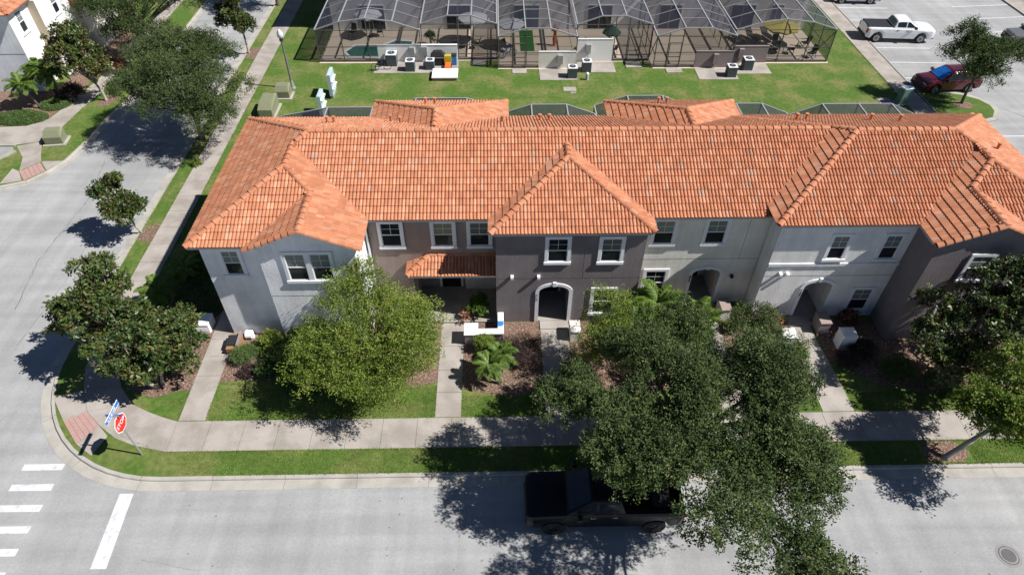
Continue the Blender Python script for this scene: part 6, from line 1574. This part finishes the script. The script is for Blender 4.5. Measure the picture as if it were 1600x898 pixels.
ground_cover('rough green growth along the shaded side of the corner unit', -15.6, 25.6, 1.6, 2.6, 0.5, 14000, M['shrub'], 0.2)
# grass blades that break up the lawn edges near the camera
def grass_patch(label, regions, n, h=0.05):
    P = []
    area = [(r[2]-r[0])*(r[3]-r[1]) for r in regions]; tot = sum(area)
    for r, a in zip(regions, area):
        k = int(n*a/tot); P.append(np.stack([RNG.uniform(r[0], r[2], k), RNG.uniform(r[1], r[3], k), np.full(k, 0.0)], 1))
    P = np.concatenate(P); N = len(P)
    ang = RNG.random(N)*2*PI; w = RNG.uniform(0.006, 0.014, N); hh = h*RNG.uniform(.5, 1.3, N)
    dx, dy = np.cos(ang)*w, np.sin(ang)*w; lx, ly = RNG.normal(0, h*0.6, N), RNG.normal(0, h*0.6, N)
    V = np.empty((N, 3, 3)); V[:, 0] = P+np.stack([dx, dy, 0*dx], 1); V[:, 1] = P-np.stack([dx, dy, 0*dx], 1); V[:, 2] = P+np.stack([lx, ly, hh], 1)
    me = bpy.data.meshes.new('grass'); me.vertices.add(N*3); me.vertices.foreach_set('co', V.reshape(-1).astype(np.float32)); me.loops.add(N*3); me.polygons.add(N)
    me.loops.foreach_set('vertex_index', np.arange(N*3, dtype=np.int32)); me.polygons.foreach_set('loop_start', np.arange(0, N*3, 3, dtype=np.int32)); me.update(calc_edges=True)
    me.materials.append(M['grassblade']); at = me.attributes.new('rnd', 'FLOAT', 'FACE'); at.data.foreach_set('value', RNG.random(N).astype(np.float32))
    o = link('grass', me); stuff(tag(o, label, 'grass'))
M['grassblade'] = attr_mat('grass_blade', [(0.0, (0.11, 0.18, 0.035)), (0.5, (0.17, 0.26, 0.055)), (0.85, (0.24, 0.30, 0.08)), (1.0, (0.38, 0.34, 0.17))], rough=0.7, transl=0.25, noise_scale=0.8, noise_amt=0.35)
grass_patch('short grass blades along the kerb strip and the front lawns', [(-13.5, 14.52, 18.3, 15.62), (20.4, 14.52, 24, 15.62), (-13.1, 17.28, -3.0, 19.0), (-1.7, 17.28, 2.0, 18.4), (3.6, 17.28, 10, 18.5), (11.4, 17.28, 14.7, 18.8), (16.3, 17.28, 24, 18.3), (-15.8, 18.0, -14.5, 18.5)], 130000, 0.035)

def fringe(label, lines, per_m=90, h=0.07):
    P = []
    for (a, b_, nx, ny) in lines:
        a = np.array(a); b2 = np.array(b_); Ln = np.linalg.norm(b2-a); k = int(Ln*per_m); t = RNG.random((k, 1)); q = a+(b2-a)*t+np.array([nx, ny])*RNG.normal(0.0, 0.03, (k, 1))
        P.append(np.concatenate([q, np.tile([nx, ny], (k, 1))], 1))
    P = np.concatenate(P); N = len(P); w = RNG.uniform(0.008, 0.02, N); ang = RNG.random(N)*2*PI; hh = h*RNG.uniform(.3, 1.0, N)
    B0 = np.stack([P[:, 0], P[:, 1], np.zeros(N)], 1); off_ = np.stack([np.cos(ang)*w, np.sin(ang)*w, 0*w], 1)
    tip = np.stack([P[:, 2]*RNG.uniform(-.02, .07, N)+RNG.normal(0, .02, N), P[:, 3]*RNG.uniform(-.02, .07, N)+RNG.normal(0, .02, N), hh], 1)
    V = np.empty((N, 3, 3)); V[:, 0] = B0+off_; V[:, 1] = B0-off_; V[:, 2] = B0+tip
    me = bpy.data.meshes.new('grass'); me.vertices.add(N*3); me.vertices.foreach_set('co', V.reshape(-1).astype(np.float32)); me.loops.add(N*3); me.polygons.add(N)
    me.loops.foreach_set('vertex_index', np.arange(N*3, dtype=np.int32)); me.polygons.foreach_set('loop_start', np.arange(0, N*3, 3, dtype=np.int32)); me.update(calc_edges=True)
    me.materials.append(M['grassblade']); at = me.attributes.new('rnd', 'FLOAT', 'FACE'); at.data.foreach_set('value', RNG.random(N).astype(np.float32))
    stuff(tag(link('grass', me), label, 'grass'))
fringe('ragged grass tufts along the pavement and kerb edges', [((-14.4, 15.62), (24, 15.62), 0, 1), ((-13.0, 17.23), (-3.0, 17.23), 0, -1), ((-1.7, 17.23), (2.0, 17.23), 0, -1), ((16.3, 17.23), (24, 17.23), 0, -1), ((-12, 14.5), (24, 14.5), 0, -1),
    ((-18.62, 22), (-18.62, 48), -1, 0), ((-20.13, 24), (-20.13, 52), 1, 0), ((-21.0, 24), (-21.0, 52), -1, 0), ((-14.42, 17.3), (-14.42, 19.3), 1, 0), ((-13.15, 17.3), (-13.15, 19.3), -1, 0), ((-2.97, 17.3), (-2.97, 19.0), 1, 0), ((-1.70, 17.3), (-1.70, 18.8), -1, 0),
    ((-14.9, 15.72), (-17.7, 16.95), 0.3, 1), ((31.25, 30), (31.25, 58), 1, 0), ((-13.2, 19.3), (-7.5, 18.75), 0, 1), ((-7.5, 18.7), (-3.0, 19.1), 0, 1)])
